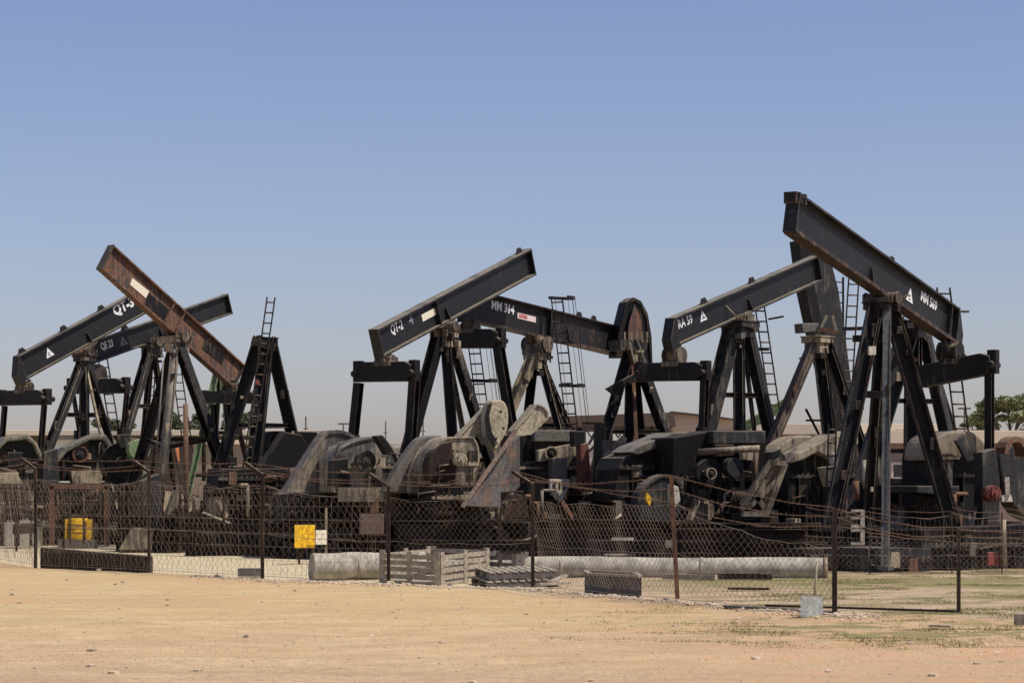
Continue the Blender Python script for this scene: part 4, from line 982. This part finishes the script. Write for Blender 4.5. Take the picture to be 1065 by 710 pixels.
# ---------------------------------------------------------------- big pipe
def big_pipe(label, a, b, r, cap, bands):
    pp = thing('pipeline_section', (a+b)/2, label, 'pipe', 'pale pipes lying behind the fence'); a = V((a.x, a.y, r-.05)); b = V((b.x, b.y, r-.05))
    m = M(); n = 32; e = (b-a).normalized(); N = 40
    pts = [lerp(a, b, k/N)+V((0, 0, -.012*math.sin(k*.3))) for k in range(N+1)]
    m.path(pts, r, n)
    for c0, c1 in ((pts[0], pts[1]), (pts[-1], pts[-2])):
        s_ = len(m.v); ee = (c1-c0).normalized(); aa = ee.cross(Z).normalized(); bb_ = aa.cross(ee)
        m.v += [c0+(aa*math.cos(2*math.pi*j/n)+bb_*math.sin(2*math.pi*j/n))*r for j in range(n)]; m.f.append(list(range(s_, s_+n))); m.sm.append(False)
    m.build('barrel', PIPEM, pp)
    for t in bands: c = lerp(a, b, t); M().tube(c-e*.03, c+e*.03, r+.006, 32).build('weld_band', PIPEM, pp)
    if cap: M().tube(b+e*.002, b+e*.09, r+.012, 28).build('end_cap', steel('rusty_pipe_end', (.3, .2, .14), dust=.5, rust=.4), pp)
big_pipe('thick pale pipe section lying behind the fence, its end hidden by the large slatted crate', W(324, 592, 46.9), W(440, 592, 47.6), .275, False, (.4,))
big_pipe('long slim pale pipe running from the crates towards the steel plate', W(442, 592, 48.3), W(856, 593, 47.2), .222, True, (.35, .7))
# ---------------------------------------------------------------- crates and pallets
def plank(m, P, Q, w, t, n):
    """plank from P to Q, w wide along n x dir, t thick along n"""
    e = (Q-P).normalized(); s_ = n.cross(e).normalized()
    m.poly([P-s_*w/2, P+s_*w/2, P+s_*w/2+n*t, P-s_*w/2+n*t], Q-P)
def slat_side(A_, B_, h, nrow, posts, parent, mat, pmat, out, name='slatted_side'):
    m = M(); rr = random.Random(int(abs(A_.x*97))+3)
    for k in range(nrow):
        z = h*(k+.5)/nrow; j = [rr.uniform(-.012, .012) for _ in range(2)]
        plank(m, A_+Z*(z+j[0]), B_+Z*(z+j[1]), h/nrow*.66, .025, out)
    o = m.build(name, mat, parent)
    for t in posts:
        m = M(); c = lerp(A_, B_, t)+out*.026; plank(m, c, c+Z*(h+.03), .09, .04, out); m.build('batten', pmat, o)
def crate(c0, cL, cR, h, name, label, mat=WOOD, rows=5, cat='crate', z=0):
    """c0 nearest corner, cL and cR its neighbours on the ground"""
    c3 = cL+cR-c0; o = thing(name, (c0+c3)/2, label, cat, 'wooden crates by the fence')
    eL = (cL-c0).normalized(); eR = (cR-c0).normalized()
    slat_side(c0, cL, h, rows, (.03, .5, .97), o, mat, mat, -eR); slat_side(c0, cR, h, rows, (.02, .5, .98), o, mat, mat, -eL)
    slat_side(cR, c3, h, rows, (.03, .97), o, mat, mat, eR); slat_side(cL, c3, h, rows, (.03, .5, .97), o, mat, mat, eL)
    m = M()
    for k in range(7): a_ = lerp(c0, cL, (k+.5)/7)+Z*.08; b_ = lerp(cR, c3, (k+.5)/7)+Z*.08; plank(m, a_, b_, .1, .02, Z)
    m.build('floor_boards', mat, o)
    return o
DZ = Z*-.06
k0 = gnd(457, 44.0)+DZ; kL = gnd(397, 45.2)+DZ; kR = gnd(506, 47.0)+DZ
crate(k0, kL, kR, .63, 'slatted_crate', 'large weathered grey slatted crate, its sunlit side turned to the flat pallets', WOOD)
crate(gnd(536, 46.6)+DZ*.6, gnd(505, 47.4)+DZ*.6, gnd(546, 48.0)+DZ*.6, .50, 'slatted_crate', 'smaller dark slatted crate partly behind the large one, against the pipe', WOODD, 4)
# flat pallets
def pallet(C_, e1, e2, l1, l2, z, label, tilt=0):
    e3 = e1.cross(e2); e3 = e3 if e3.z > 0 else -e3
    o = thing('pallet', C_, label, 'pallet', 'flat pallets by the fence')
    m = M()
    for k in range(9): q = C_+e1*(-l1/2+l1*(k+.5)/9)+Z*(z+.12); plank(m, q-e2*l2/2, q+e2*l2/2, l1/9*.7, .022, e3)
    m.build('deck_boards', WOOD, o)
    m = M()
    for k in (-1, 0, 1): q = C_+e2*k*l2*.46+Z*(z+.06); m.bar(q-e1*l1/2, q+e1*l1/2, .09, .1)
    m.build('bearer', WOODD, o)
    m = M()
    for k in (-1, 0, 1): q = C_+e1*k*l1*.46+Z*(z+.0); plank(m, q-e2*l2/2, q+e2*l2/2, .1, .018, e3)
    m.build('bottom_board', WOODD, o)
e1 = V((.97, .22, .03)).normalized(); e2 = V((-.2, .97, .03)).normalized()
c = gnd(535, 44.6)+Z*-.05
pallet(c, e1, e2, 1.35, 1.5, .02, 'weathered flat pallet lying on the ground, lower of the two beside the slatted crate')
pallet(c+V((.03, .1, 0)), e1, e2, 1.3, 1.4, .18, 'weathered flat pallet lying on top of another beside the slatted crate')
for i, (x0, y_, x1, d0, d1) in enumerate(((560, 606, 592, 43.2, 43.6), (572, 604, 588, 43.8, 44.2))):
    a_, b_ = gnd(x0, d0)+Z*.05, gnd(x1, d1)+Z*(.05+.12*i)
    tag(M().bar(a_, b_, .12, .04).build('loose_plank', WOOD, None, org=(a_+b_)/2), ['grey plank lying flat off the pallet ends', 'grey plank propped slightly up off the pallet ends'][i], 'plank')
# small planked box
k0, kR, kL = gnd(614, 40.7)+DZ, gnd(666, 39.6)+DZ, gnd(609, 42.0)+DZ
o = thing('planked_box', k0, 'small open topped dark box of upright planks in front of the pipe', 'box')
kB = kR+(kL-k0); h = .37
def plank_side(A_, B_, n, out, parent):
    m = M()
    for k in range(n):
        a_, b_ = lerp(A_, B_, (k+.004)/n), lerp(A_, B_, (k+.996)/n)
        zt = h-.0+.008*math.sin(k*5); m.poly([a_, b_, b_+Z*zt, a_+Z*zt], out*.03)
    m.build('plank_side', WOODD, parent)
    m = M(); m.bar(A_+Z*(h+.02)+out*.02, B_+Z*(h+.02)+out*.02, .07, .04); m.build('top_rail', WOOD, parent)
eA = (kR-k0).normalized(); eB = (kL-k0).normalized()
plank_side(k0, kR, 8, -eB, o); plank_side(kL, kB, 8, eB, o); plank_side(k0, kL, 5, -eA, o); plank_side(kR, kB, 5, eA, o)
# ground timbers, scrap
def timber(px0, d0, px1, d1, w, h, label, mat=RUSTD, z=None, cat='timber', name='timber'):
    a_, b_ = gnd(px0, d0), gnd(px1, d1); z = h/2+.02 if z is None else z
    a_.z = z+gz(a_.x, a_.y); b_.z = z+gz(b_.x, b_.y)
    return tag(M().bar(a_, b_, w, h).build(name, mat, None, .005, org=(a_+b_)/2), label, cat)
timber(796, 36.6, 995, 35.0, .05, .035, 'long thin rusty bar lying between two fence posts, right of the grey plate', RUSTD, .03, 'bar', 'steel_bar')
timber(752, 35.3, 872, 34.5, .10, .035, 'dark sleeper half buried in the sand at the foot of the fence', WOODD)
timber(715, 46.2, 803, 45.8, .14, .12, 'brown timber lying along the foot of the pipe', RUSTD)
timber(690, 46.3, 745, 45.6, .10, .10, 'shorter tan timber resting by the pipe near the leaning post', WOOD)
timber(968, 31.0, 990, 30.8, .1, .03, 'short grey board lying in the grass', WOOD, cat='board', name='board')
timber(1060, 31.5, 1075, 31.8, .16, .16, 'grey block at the far right edge of the grass', WOOD, .1, 'block', 'timber_block')
timber(757, 42.0, 800, 41.6, .05, .04, 'thin brown stick lying in the yard past the leaning post', RUSTD, cat='stick', name='stick')
# plate and stick leaning on the fence
c = gnd(844.5, 33.6); zz = gz(c.x, c.y)
o = thing('steel_plate', c, 'small grey steel plate standing at the foot of a fence post', 'plate')
M().poly([c+V((-.17, -.09, zz+.0)), c+V((.17, .09, zz+.0)), c+V((.17, .15, zz+.275)), c+V((-.16, -.02, zz+.285))], V((0, .012, 0))).build('sheet', steel('light_grey_plate', (.27, .275, .255), dust=.3, rust=.06, up=.1), o)
s0, s1 = W(846, 624, 33.9), W(850, 583, 33.8)
tag(M().tube(s0-Z*.1, s1, .016, 8).build('stick', CREAM, None, org=s0), 'pale stick standing up behind the grey plate', 'stick')
c = W(160, 597, 50); 
tag(M().box((gnd(248, 48).x, 47.9, 0), (gnd(272, 48).x, 48.2, .16)).build('timber_block', WOODD, None, .01, org=gnd(260, 48)), 'dark block lying at the foot of the bent fence post', 'block')
# ---------------------------------------------------------------- background buildings
def bld(name, label, x0, x1, d, depth, ybase_top, mat, roofmat=None, over=.3, rh=.35, cat='building', wins=()):
    """long low building; x0,x1 picture columns, eaves at picture row ybase_top"""
    a_, b_ = gnd(x0, d), gnd(x1, d); h = W(0, ybase_top, d).z
    o = thing(name, (a_+b_)/2, label, cat)
    w_ = M().box((a_.x, d, 0), (b_.x, d+depth, h)).build('wall', mat, o)
    M().box((a_.x-over, d-over, h+.003), (b_.x+over, d+depth+over, h+rh)).build('roof', roofmat or mat, o, .02)
    for (wx0, wx1, wy0, wy1) in wins:
        A_, B_ = W(wx0, wy1, d), W(wx1, wy0, d)
        f = M()
        f.box((A_.x-.1, d-.06, A_.z-.1), (B_.x+.1, d-.003, A_.z)); f.box((A_.x-.1, d-.06, B_.z), (B_.x+.1, d-.003, B_.z+.1))
        f.box((A_.x-.1, d-.06, A_.z), (A_.x, d-.003, B_.z)); f.box((B_.x, d-.06, A_.z), (B_.x+.1, d-.003, B_.z)); f.box(((A_.x+B_.x)/2-.05, d-.06, A_.z), ((A_.x+B_.x)/2+.05, d-.003, B_.z))
        wo = f.build('window', WHT, o)
        M().box((A_.x, d-.03, A_.z), (B_.x, d-.004, B_.z)).build('pane', plain('dark_glass', (.03, .035, .04), .15, .1), wo)
    return o
ROOFC = plain('cream_roof', (.66, .56, .42), .8, .08, .3)
ROOFB = plain('brown_roof', (.10, .068, .05), .8, .2, .8)
WALLB = plain('brown_wall', (.22, .17, .14), .9, .12, .4)
WALLT = plain('sandstone_wall', (.74, .56, .36), .9, .15, .6, .03)
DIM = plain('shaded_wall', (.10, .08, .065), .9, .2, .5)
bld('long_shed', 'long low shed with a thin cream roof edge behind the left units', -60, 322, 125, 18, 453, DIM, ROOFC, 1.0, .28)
sh = thing('store_shed', gnd(90, 118), 'whitewashed small store showing between the QT and QE units', 'shed')
M().box((gnd(55, 118).x, 118, 0), (gnd(128, 118).x, 122, W(0, 457, 118).z)).build('wall', plain('whitewash', (.62, .62, .58), .9, .1), sh)
M().box((gnd(53, 118).x, 117.6, W(0, 457, 118).z+.003), (gnd(130, 118).x, 122.4, W(0, 457, 118).z+.15)).build('roof', GREY, sh)
sh = thing('store_shed', gnd(318, 121), 'whitewashed store in the gap beside the grey sector counterweight', 'shed')
M().box((gnd(306, 121).x, 121, 0), (gnd(336, 121).x, 124, W(0, 454, 121).z)).build('wall', MATS['whitewash'], sh)
M().box((gnd(304, 121).x, 120.6, W(0, 454, 121).z+.003), (gnd(338, 121).x, 124.4, W(0, 454, 121).z+.12)).build('roof', ROOFB, sh)
# brown canopy on posts, centre
cn = thing('canopy_shed', gnd(650, 105), 'brown roofed open canopy on thin posts behind the middle units', 'canopy')
d = 105; zt, zb2 = W(0, 431, d).z, W(0, 443, d).z
M().poly([V((gnd(560, d).x, d, zb2)), V((gnd(562, d).x, d, zt-.1)), V((gnd(700, d).x, d, zt+.1)), V((gnd(703, d).x, d, zb2))], V((0, 12, 0))).build('roof', ROOFB, cn)
m = M()
for x in range(566, 704, 14): m.bar(V((gnd(x, d).x, d+.2, 0)), V((gnd(x, d).x, d+.2, zb2)), .12, .12)
m2 = M()
for k, x in enumerate(range(566, 690, 14)): m2.bar(V((gnd(x, d).x, d+.1, zb2-.02)), V((gnd(x+7, d).x, d+.1, zb2-.5)), .06, .06); m2.bar(V((gnd(x+7, d).x, d+.1, zb2-.5)), V((gnd(x+14, d).x, d+.1, zb2-.02)), .06, .06)
m.build('post', RUSTD, cn); m2.build('truss', RUSTD, cn)
st = thing('stone_building', gnd(750, 108), 'sandstone coloured building with a sloping parapet next to the canopy', 'building')
d = 108
M().poly([V((gnd(700, d).x, d, 0)), V((gnd(812, d).x, d, 0)), V((gnd(812, d).x, d, W(0, 444, d).z)), V((gnd(740, d).x, d, W(0, 434, d).z)), V((gnd(700, d).x, d, W(0, 429.5, d).z))], V((0, 14, 0))).build('wall', WALLT, st)
M().poly([V((gnd(698, d).x, d-.3, W(0, 429.5, d).z+.003)), V((gnd(740, d).x, d-.3, W(0, 434, d).z+.003)), V((gnd(813, d).x, d-.3, W(0, 444, d).z+.003)), V((gnd(813, d).x, d-.3, W(0, 442.4, d).z)), V((gnd(740, d).x, d-.3, W(0, 432, d).z)), V((gnd(698, d).x, d-.3, W(0, 427.5, d).z))], V((0, 14.6, 0))).build('parapet', ROOFB, st)
bld('long_building', 'brown walled long building with cream roof behind the MM 569 unit, small window showing', 796, 966, 100, 14, 452, WALLB, ROOFC, .5, .45, wins=((928, 938, 483, 494), (941, 950, 483, 494)))
bld('flat_building', 'brick brown low building with pale flat roof band below the acacia trees', 925, 1120, 93, 8, 461, WALLB, ROOFC, .3, .5, wins=((929, 950, 483, 496),))
bld('yard_office', 'low brownish hut glimpsed between the legs of the green post frame', 200, 262, 112, 6, 462, plain('hut_wall', (.24, .19, .15), .9, .15), ROOFC, .2, .2)
bld('far_depot', 'faint pale depot building far beyond the middle units', 350, 640, 230, 20, 466, plain('far_wall', (.42, .37, .31), .9, .1), plain('far_roof', (.5, .46, .4), .9, .1), .2, .5)
cb = thing('crane_boom', gnd(800, 88), 'pale green slanting crane boom far behind the RA 59 ladder', 'crane')
M().hbeam(W(770, 447, 88), W(818, 419, 88), .3, .38, .03, .05).build('boom', GRN, cb)
M().bar(W(772, 500, 88.3)-Z*1.9, W(772, 445, 88.3), .3, .3).build('mast', GRN, cb)
# railings on the right roof
o = M(); d = 93
for k in range(7):
    x = 928+k*6; a_, b_, c_ = W(x, 455, d), W(x+6, 447, d), W(x+6, 455, d); o.bar(a_, b_, .07, .07); o.bar(b_, W(x+6, 456, d), .07, .07); o.bar(b_, c_, .06, .06)
o.bar(W(928, 448, d), W(970, 447, d), .06, .06)
tag(o.build('roof_truss', RUSTD, None, org=W(950, 457, d)), 'rusty zigzag truss lying on the pale flat roof', 'truss')
# yard lamp poles far off
for i, (x, y0, d, lb) in enumerate(((357, 440, 220, 'thin distant lamp pole beyond the grey counterweight'), (401, 438, 240, 'thin distant mast between two pitman arms of the QT 2 unit'), (440, 436, 230, 'thin distant mast left of the QT 2 post legs'), (1003, 424, 190, 'thin distant mast beside the acacia trees'), (318, 433, 220, 'thin distant mast right of the bare black post'))):
    P = gnd(x, d); h = W(0, y0, d).z
    o = thing('lamp_pole', P, lb, 'pole', 'distant poles')
    M().tube(P, P+Z*h, .10, 6, .06).build('mast', GREY, o)
    if i in (0, 3): M().box((P.x-.5, P.y-.1, h-.12), (P.x+.5, P.y+.1, h+.02)).build('lamp_head', GREY, o)
    else: M().box((P.x-.2, P.y-.05, h*.85), (P.x+.2, P.y+.05, h*.85+.1)).build('crossarm', GREY, o)
# ---------------------------------------------------------------- trees
def leafmat(name, col):
    m = plain(name, col, .75, .35, 1.3); return m
LEAF = leafmat('acacia_leaf', (.21, .235, .105)); LEAF2 = leafmat('dull_leaf', (.13, .15, .085))
BARK = plain('bark', (.13, .10, .08), .9, .3)
def tree(px, d, top_py, wpx, label, seed, mat, flat=.35, name='acacia_tree', n=5000, leaf=.16, base=.45):
    rr = random.Random(seed); P = gnd(px, d); Ht = W(0, top_py, d).z; Rw = wpx/F*d/2
    o = thing(name, P, label, 'tree', 'trees behind the buildings')
    m = M(); fork = P+Z*Ht*base
    m.tube(P-Z*.1, fork, .22, 8, .15); ends = []
    clumps = []
    for k in range(9):
        a = 2*math.pi*k/9+rr.uniform(-.3, .3); rad = Rw*rr.uniform(.35, .85)
        q = P+V((math.cos(a)*rad, math.sin(a)*rad, Ht*rr.uniform(.76, .98)-rad*.12))
        mid = lerp(fork, q, .5)+Z*.3*rr.uniform(-.4, 1); m.tube(fork, mid, .11, 6, .07); m.tube(mid, q, .07, 5, .025); clumps.append(q)
        for j in range(2):
            q2 = q+V((rr.uniform(-1, 1), rr.uniform(-1, 1), rr.uniform(-.1, .35)))*Rw*.35; m.tube(mid, q2, .04, 4, .015); clumps.append(q2)
    clumps.append(P+Z*Ht*.93)
    m.build('trunk', BARK, o)
    c = M()
    sub = [(q, Rw*rr.uniform(.16, .34)) for q in clumps for _ in range(1)]
    for k in range(n):
        q, r = rr.choice(sub); u_ = V((rr.gauss(0, 1), rr.gauss(0, 1), rr.gauss(0, 1))).normalized()*r*rr.random()**.4
        p = q+V((u_.x, u_.y, u_.z*flat)); s_ = leaf*rr.uniform(.5, 1.3)
        a = V((rr.gauss(0, 1), rr.gauss(0, 1), rr.gauss(0, .6))).normalized(); b = a.cross(V((rr.gauss(0, 1), rr.gauss(0, 1), rr.gauss(0, 1)))).normalized()
        i = len(c.v); c.v += [p-a*s_, p+b*s_*.45, p+a*s_, p-b*s_*.45]; c.f.append([i, i+1, i+2, i+3]); c.sm.append(False)
    c.build('crown', mat, o)
tree(1052, 140, 412, 84, 'spreading acacia with the tallest crown, at the yard edge behind the big unit', 3, LEAF, .45, n=8500)
tree(1020, 150, 434, 40, 'smaller spreading acacia just beside the thin mast', 5, LEAF, .35, n=4500)
tree(1085, 135, 424, 60, 'acacia partly cut off by the picture edge', 8, LEAF, .35, n=4000)
for i, (x, t, w_, lb) in enumerate(((120, 434, 36, 'dull green tree behind the QE 23 post and ladder'), (166, 428, 44, 'dull green tree showing between the legs of the rusty unit'), (205, 427, 50, 'dull green tree behind the standpipe and the slim ladder'), (250, 426, 40, 'dull green tree behind the equalizer bar of the rusty unit'))):
    tree(x, 160, t, w_, lb, 20+i, LEAF2, .8, 'shade_tree', 4500, .2, .3)
# ---------------------------------------------------------------- ground
def axis_pts(lo, hi, st, far, g=1.35):
    a = []; x = lo
    while x <= hi: a.append(x); x += st
    s_ = st; x = lo; L = []
    while x > -far: s_ *= g; x -= s_; L.append(x)
    s_ = st; x = a[-1]; Rr = []
    while x < far: s_ *= g; x += s_; Rr.append(x)
    return L[::-1]+a+Rr
xs = axis_pts(-17, 15, .16, 3500); ys = [y for y in axis_pts(20, 60, .16, 4500) if y > -4500]
m = M(); nx = len(xs)
for y in ys:
    for x in xs: m.v.append(V((x, y, gz(x, y))))
for j in range(len(ys)-1):
    for i in range(nx-1): q = j*nx+i; m.f.append([q, q+1, q+nx+1, q+nx])
m.sm = [True]*len(m.f)
gm = bpy.data.materials.new('desert_ground'); gm.use_nodes = True; nt = gm.node_tree; bs = nt.nodes['Principled BSDF']
geo = nt.nodes.new('ShaderNodeNewGeometry'); pos = geo.outputs['Position']
sep = nt.nodes.new('ShaderNodeSeparateXYZ'); nt.links.new(pos, sep.inputs[0]); X, Y = sep.outputs[0], sep.outputs[1]
na = tex(nt, pos, .35, 6, .6, stretch=(.35, 1, 1)); nb = tex(nt, pos, 1.6, 7, .65, stretch=(.5, 1, 1)); nc = tex(nt, pos, 9, 6, .7); ne = tex(nt, pos, 38, 3, .6)
sand = mixc(nt, ramp(nt, nb, .32, .7), (.565, .41, .20), (.67, .505, .265))
sand = mixc(nt, ramp(nt, na, .42, .62), sand, (.60, .40, .205))
near_ = ramp(nt, mth(nt, 'ADD', Y, mth(nt, 'MULTIPLY', na, 9)), 40, 32)
sand = mixc(nt, mth(nt, 'MULTIPLY', near_, .75), sand, mixc(nt, ramp(nt, nb, .35, .65), (.51, .345, .20), (.63, .46, .275)))
nm = tex(nt, pos, 3.6, 7, .72, stretch=(.55, 1, 1))
sand = mixc(nt, mth(nt, 'MULTIPLY', ramp(nt, nm, .48, .68), .5), sand, (.44, .30, .155))
sand = mixc(nt, mth(nt, 'MULTIPLY', ramp(nt, nc, .5, .68), .4), sand, (.42, .30, .17))
sand = mixc(nt, mth(nt, 'MULTIPLY', ramp(nt, ne, .58, .68), .6), sand, (.25, .185, .125))
sand = mixc(nt, mth(nt, 'MULTIPLY', ramp(nt, ne, .42, .34), .4), sand, (.72, .60, .43))
nf = ramp(nt, mth(nt, 'ADD', Y, mth(nt, 'MULTIPLY', na, 5)), 28.5, 24)
sand = mixc(nt, mth(nt, 'MULTIPLY', nf, mth(nt, 'MULTIPLY', ramp(nt, nc, .40, .62), .55)), sand, (.33, .245, .18))
# tyre tracks: long faint streaks roughly along x
sand = mixc(nt, mth(nt, 'MULTIPLY', ramp(nt, mth(nt, 'ADD', X, mth(nt, 'MULTIPLY', na, 5)), 2.5, 6.5), ramp(nt, nb, .42, .58)), sand, (.56, .345, .20))
sand = mixc(nt, mth(nt, 'MULTIPLY', ramp(nt, X, 0, 4), mth(nt, 'MULTIPLY', ramp(nt, nc, .55, .66), .6)), sand, (.70, .58, .43))
nw = tex(nt, pos, 2.2, 4, .6, stretch=(.10, 1.6, 1))
sand = mixc(nt, mth(nt, 'MULTIPLY', ramp(nt, nw, .52, .62), .5), sand, (.46, .315, .19))
# beyond the fence: paler on the left, greyer brown on the right
yard_l = mixc(nt, ramp(nt, nb, .3, .7), (.56, .465, .29), (.66, .55, .36))
yard_r = mixc(nt, ramp(nt, nb, .35, .7), (.49, .345, .225), (.61, .47, .325))
yard_r = mixc(nt, mth(nt, 'MULTIPLY', ramp(nt, nm, .45, .62), .6), yard_r, (.27, .19, .12))
rf = ramp(nt, mth(nt, 'ADD', X, mth(nt, 'MULTIPLY', nb, 2.0)), -.5, 3.0)
yard = mixc(nt, rf, yard_l, yard_r)
line = mth(nt, 'ADD', mth(nt, 'MULTIPLY', X, -1.24), mth(nt, 'ADD', 40.4, mth(nt, 'MULTIPLY', nc, .8)))
inside = ramp(nt, mth(nt, 'SUBTRACT', Y, line), -.3, .9)
c = mixc(nt, inside, sand, yard)
# dry green growth, right side
ng = tex(nt, pos, .9, 7, .7, stretch=(.45, 1, 1)); ng2 = tex(nt, pos, 6, 5, .7, stretch=(.6, 1, 1))
gmask = mth(nt, 'MULTIPLY', ramp(nt, mth(nt, 'ADD', mth(nt, 'MULTIPLY', ng, .65), mth(nt, 'ADD', mth(nt, 'MULTIPLY', ng2, .35), mth(nt, 'MULTIPLY', mth(nt, 'MULTIPLY', ramp(nt, Y, 42, 44), mth(nt, 'SUBTRACT', 1.0, ramp(nt, Y, 46.5, 48.5))), .07))), .465, .56), ramp(nt, X, .8, 4.2))
gmask = mth(nt, 'MULTIPLY', gmask, mth(nt, 'MULTIPLY', ramp(nt, Y, 26.5, 29.5), mth(nt, 'SUBTRACT', 1.0, ramp(nt, Y, 50, 56))))
c = mixc(nt, mth(nt, 'MULTIPLY', gmask, .85), c, mixc(nt, ng2, (.13, .135, .04), (.31, .27, .11)))
# far desert
c = mixc(nt, ramp(nt, Y, 90, 200), c, (.48, .40, .30))
nt.links.new(c, bs.inputs['Base Color']); bs.inputs['Roughness'].default_value = .95; bs.inputs['Specular IOR Level'].default_value = .15
bp = nt.nodes.new('ShaderNodeBump'); bp.inputs['Strength'].default_value = .8; bp.inputs['Distance'].default_value = .06
nt.links.new(mth(nt, 'ADD', mth(nt, 'ADD', mth(nt, 'MULTIPLY', nc, .6), mth(nt, 'MULTIPLY', nm, .8)), mth(nt, 'MULTIPLY', ne, .35)), bp.inputs['Height']); nt.links.new(bp.outputs[0], bs.inputs['Normal'])
tag(m.build('ground', gm), kind='structure')
# stones along the verge, gravel, grass
rs = random.Random(99)
for k in range(130):
    t = rs.random(); px = rs.uniform(220, 780) if k < 100 else rs.uniform(20, 900)
    x = (px-CX)/F*42; x = (px-CX)/F*fence_y(x); y = fence_y(x)-rs.uniform(.2, 1.3)
    if (px-CX)/F*y < -9: continue
    s_ = rs.uniform(.018, .05)*(1 if rs.random() > .1 else 1.5); P = V((x, y, gz(x, y)+s_*.25))
    o = M().blob(P, s_*1.2, s_, s_*.7, k, 8, 6, .4).build('stone', STONE, None, org=P)
    tag(o, 'pale rough stone lying on the sandy verge at the foot of the chain link fence', 'stone', 'pale stones along the fence foot')
m = M()
for k in range(5200):
    y = rs.uniform(21.5, 46); x = (rs.uniform(-10, 1075)-CX)/F*y
    if y > fence_y(x)+8: continue
    s_ = rs.uniform(.004, .014) if rs.random() < .975 else rs.choice([rs.uniform(.015, .03), rs.uniform(.015, .03), rs.uniform(.03, .055)])
    if abs(y-fence_y(x)+.7) < .6: s_ *= 1.8
    m.blob(V((x, y, gz(x, y)+s_*.1)), s_*1.2, s_, s_*.6, k, 5, 3, .3)
for k in range(2600):
    px = rs.uniform(200, 900); x = (px-CX)/F*42; x = (px-CX)/F*fence_y(x); y = fence_y(x)-abs(rs.gauss(.7, .35)); s_ = rs.uniform(.008, .03)
    m.blob(V((x, y, gz(x, y)+s_*.2)), s_*1.2, s_, s_*.7, k, 5, 3, .3)
tag(m.build('gravel', plain('sandy_grit', (.52, .41, .285), .95, .45, 5)), 'loose pale grit scattered over the sand', 'gravel', kind='stuff')
m = M(); mg = M()
def clump_ok(x, y): return NZ.noise(V((x*.55, y*.9, 3)))+.5*NZ.noise(V((x*2, y*2, 8)))
cnt = 0
for k in range(260000):
    y = rs.uniform(27, 52); px = rs.uniform(560, 1075); x = (px-CX)/F*y
    if clump_ok(x, y) +rs.gauss(0, .10) < .27-.0002*(px-560): continue
    if px < 760 and rs.random() < .6: continue
    if px < 900 and y > 46: continue
    hgt = rs.uniform(.006, .02) if rs.random() < .97 else rs.uniform(.025, .06); z = gz(x, y)-.005; lean = V((rs.uniform(-1, 1), rs.uniform(-1, 1), 0))*hgt*.8; w_ = V((rs.uniform(.3, 1), rs.uniform(-1, 1), 0)).normalized()*.009
    P = V((x, y, z)); i = len(mg.v); mg.v += [P-w_, P+w_, P+lean+Z*hgt]; mg.f.append([i, i+1, i+2]); mg.sm.append(False); cnt += 1
tag(mg.build('grass', plain('dry_grass', (.23, .215, .075), .9, .45, 2.5)), 'sparse low yellowish green growth on the sand', 'grass', kind='stuff')
# ---------------------------------------------------------------- sky, sun, camera
EL, AZ = 57, 109          # sun height, and compass bearing measured from +Y (away) clockwise
sd = V((math.sin(R(AZ))*math.cos(R(EL)), math.cos(R(AZ))*math.cos(R(EL)), math.sin(R(EL))))
wd = bpy.data.worlds.new('World'); SC.world = wd; wd.use_nodes = True; nt = wd.node_tree
bg = nt.nodes['Background']; sk = nt.nodes.new('ShaderNodeTexSky'); sk.sky_type = 'NISHITA'; sk.sun_disc = False
sk.sun_elevation = R(EL); sk.sun_rotation = R(AZ); sk.air_density = 1.0; sk.dust_density = .9; sk.ozone_density = 2.5
tn = nt.nodes.new('ShaderNodeMix'); tn.data_type = 'RGBA'; tn.blend_type = 'MULTIPLY'; tn.clamp_result = False; tn.inputs[0].default_value = 1
tn.inputs[7].default_value = (1.10, 1.0, 1.16, 1)      # dusty lilac air
nt.links.new(sk.outputs[0], tn.inputs[6]); nt.links.new(tn.outputs[2], bg.inputs[0]); bg.inputs[1].default_value = .084
sl = bpy.data.lights.new('sun', 'SUN'); sl.energy = 3.65; sl.angle = R(.53); sl.color = (1, .93, .82)
so = bpy.data.objects.new('sun', sl); COL.objects.link(so); so.rotation_euler = (-sd).to_track_quat('-Z', 'Y').to_euler(); so.location = (20, -20, 40)
cam = bpy.data.cameras.new('camera'); co = bpy.data.objects.new('camera', cam); COL.objects.link(co); SC.camera = co
co.location = (0, 0, H); co.rotation_euler = (R(90), 0, 0); cam.sensor_width = 36; cam.lens = F/1065*36
cam.shift_y = (HY-355)/1065; cam.clip_end = 9000; cam.clip_start = .5
SC.view_settings.view_transform = 'Standard'; SC.view_settings.look = 'None'; SC.view_settings.exposure = 0.2; SC.view_settings.gamma = 1
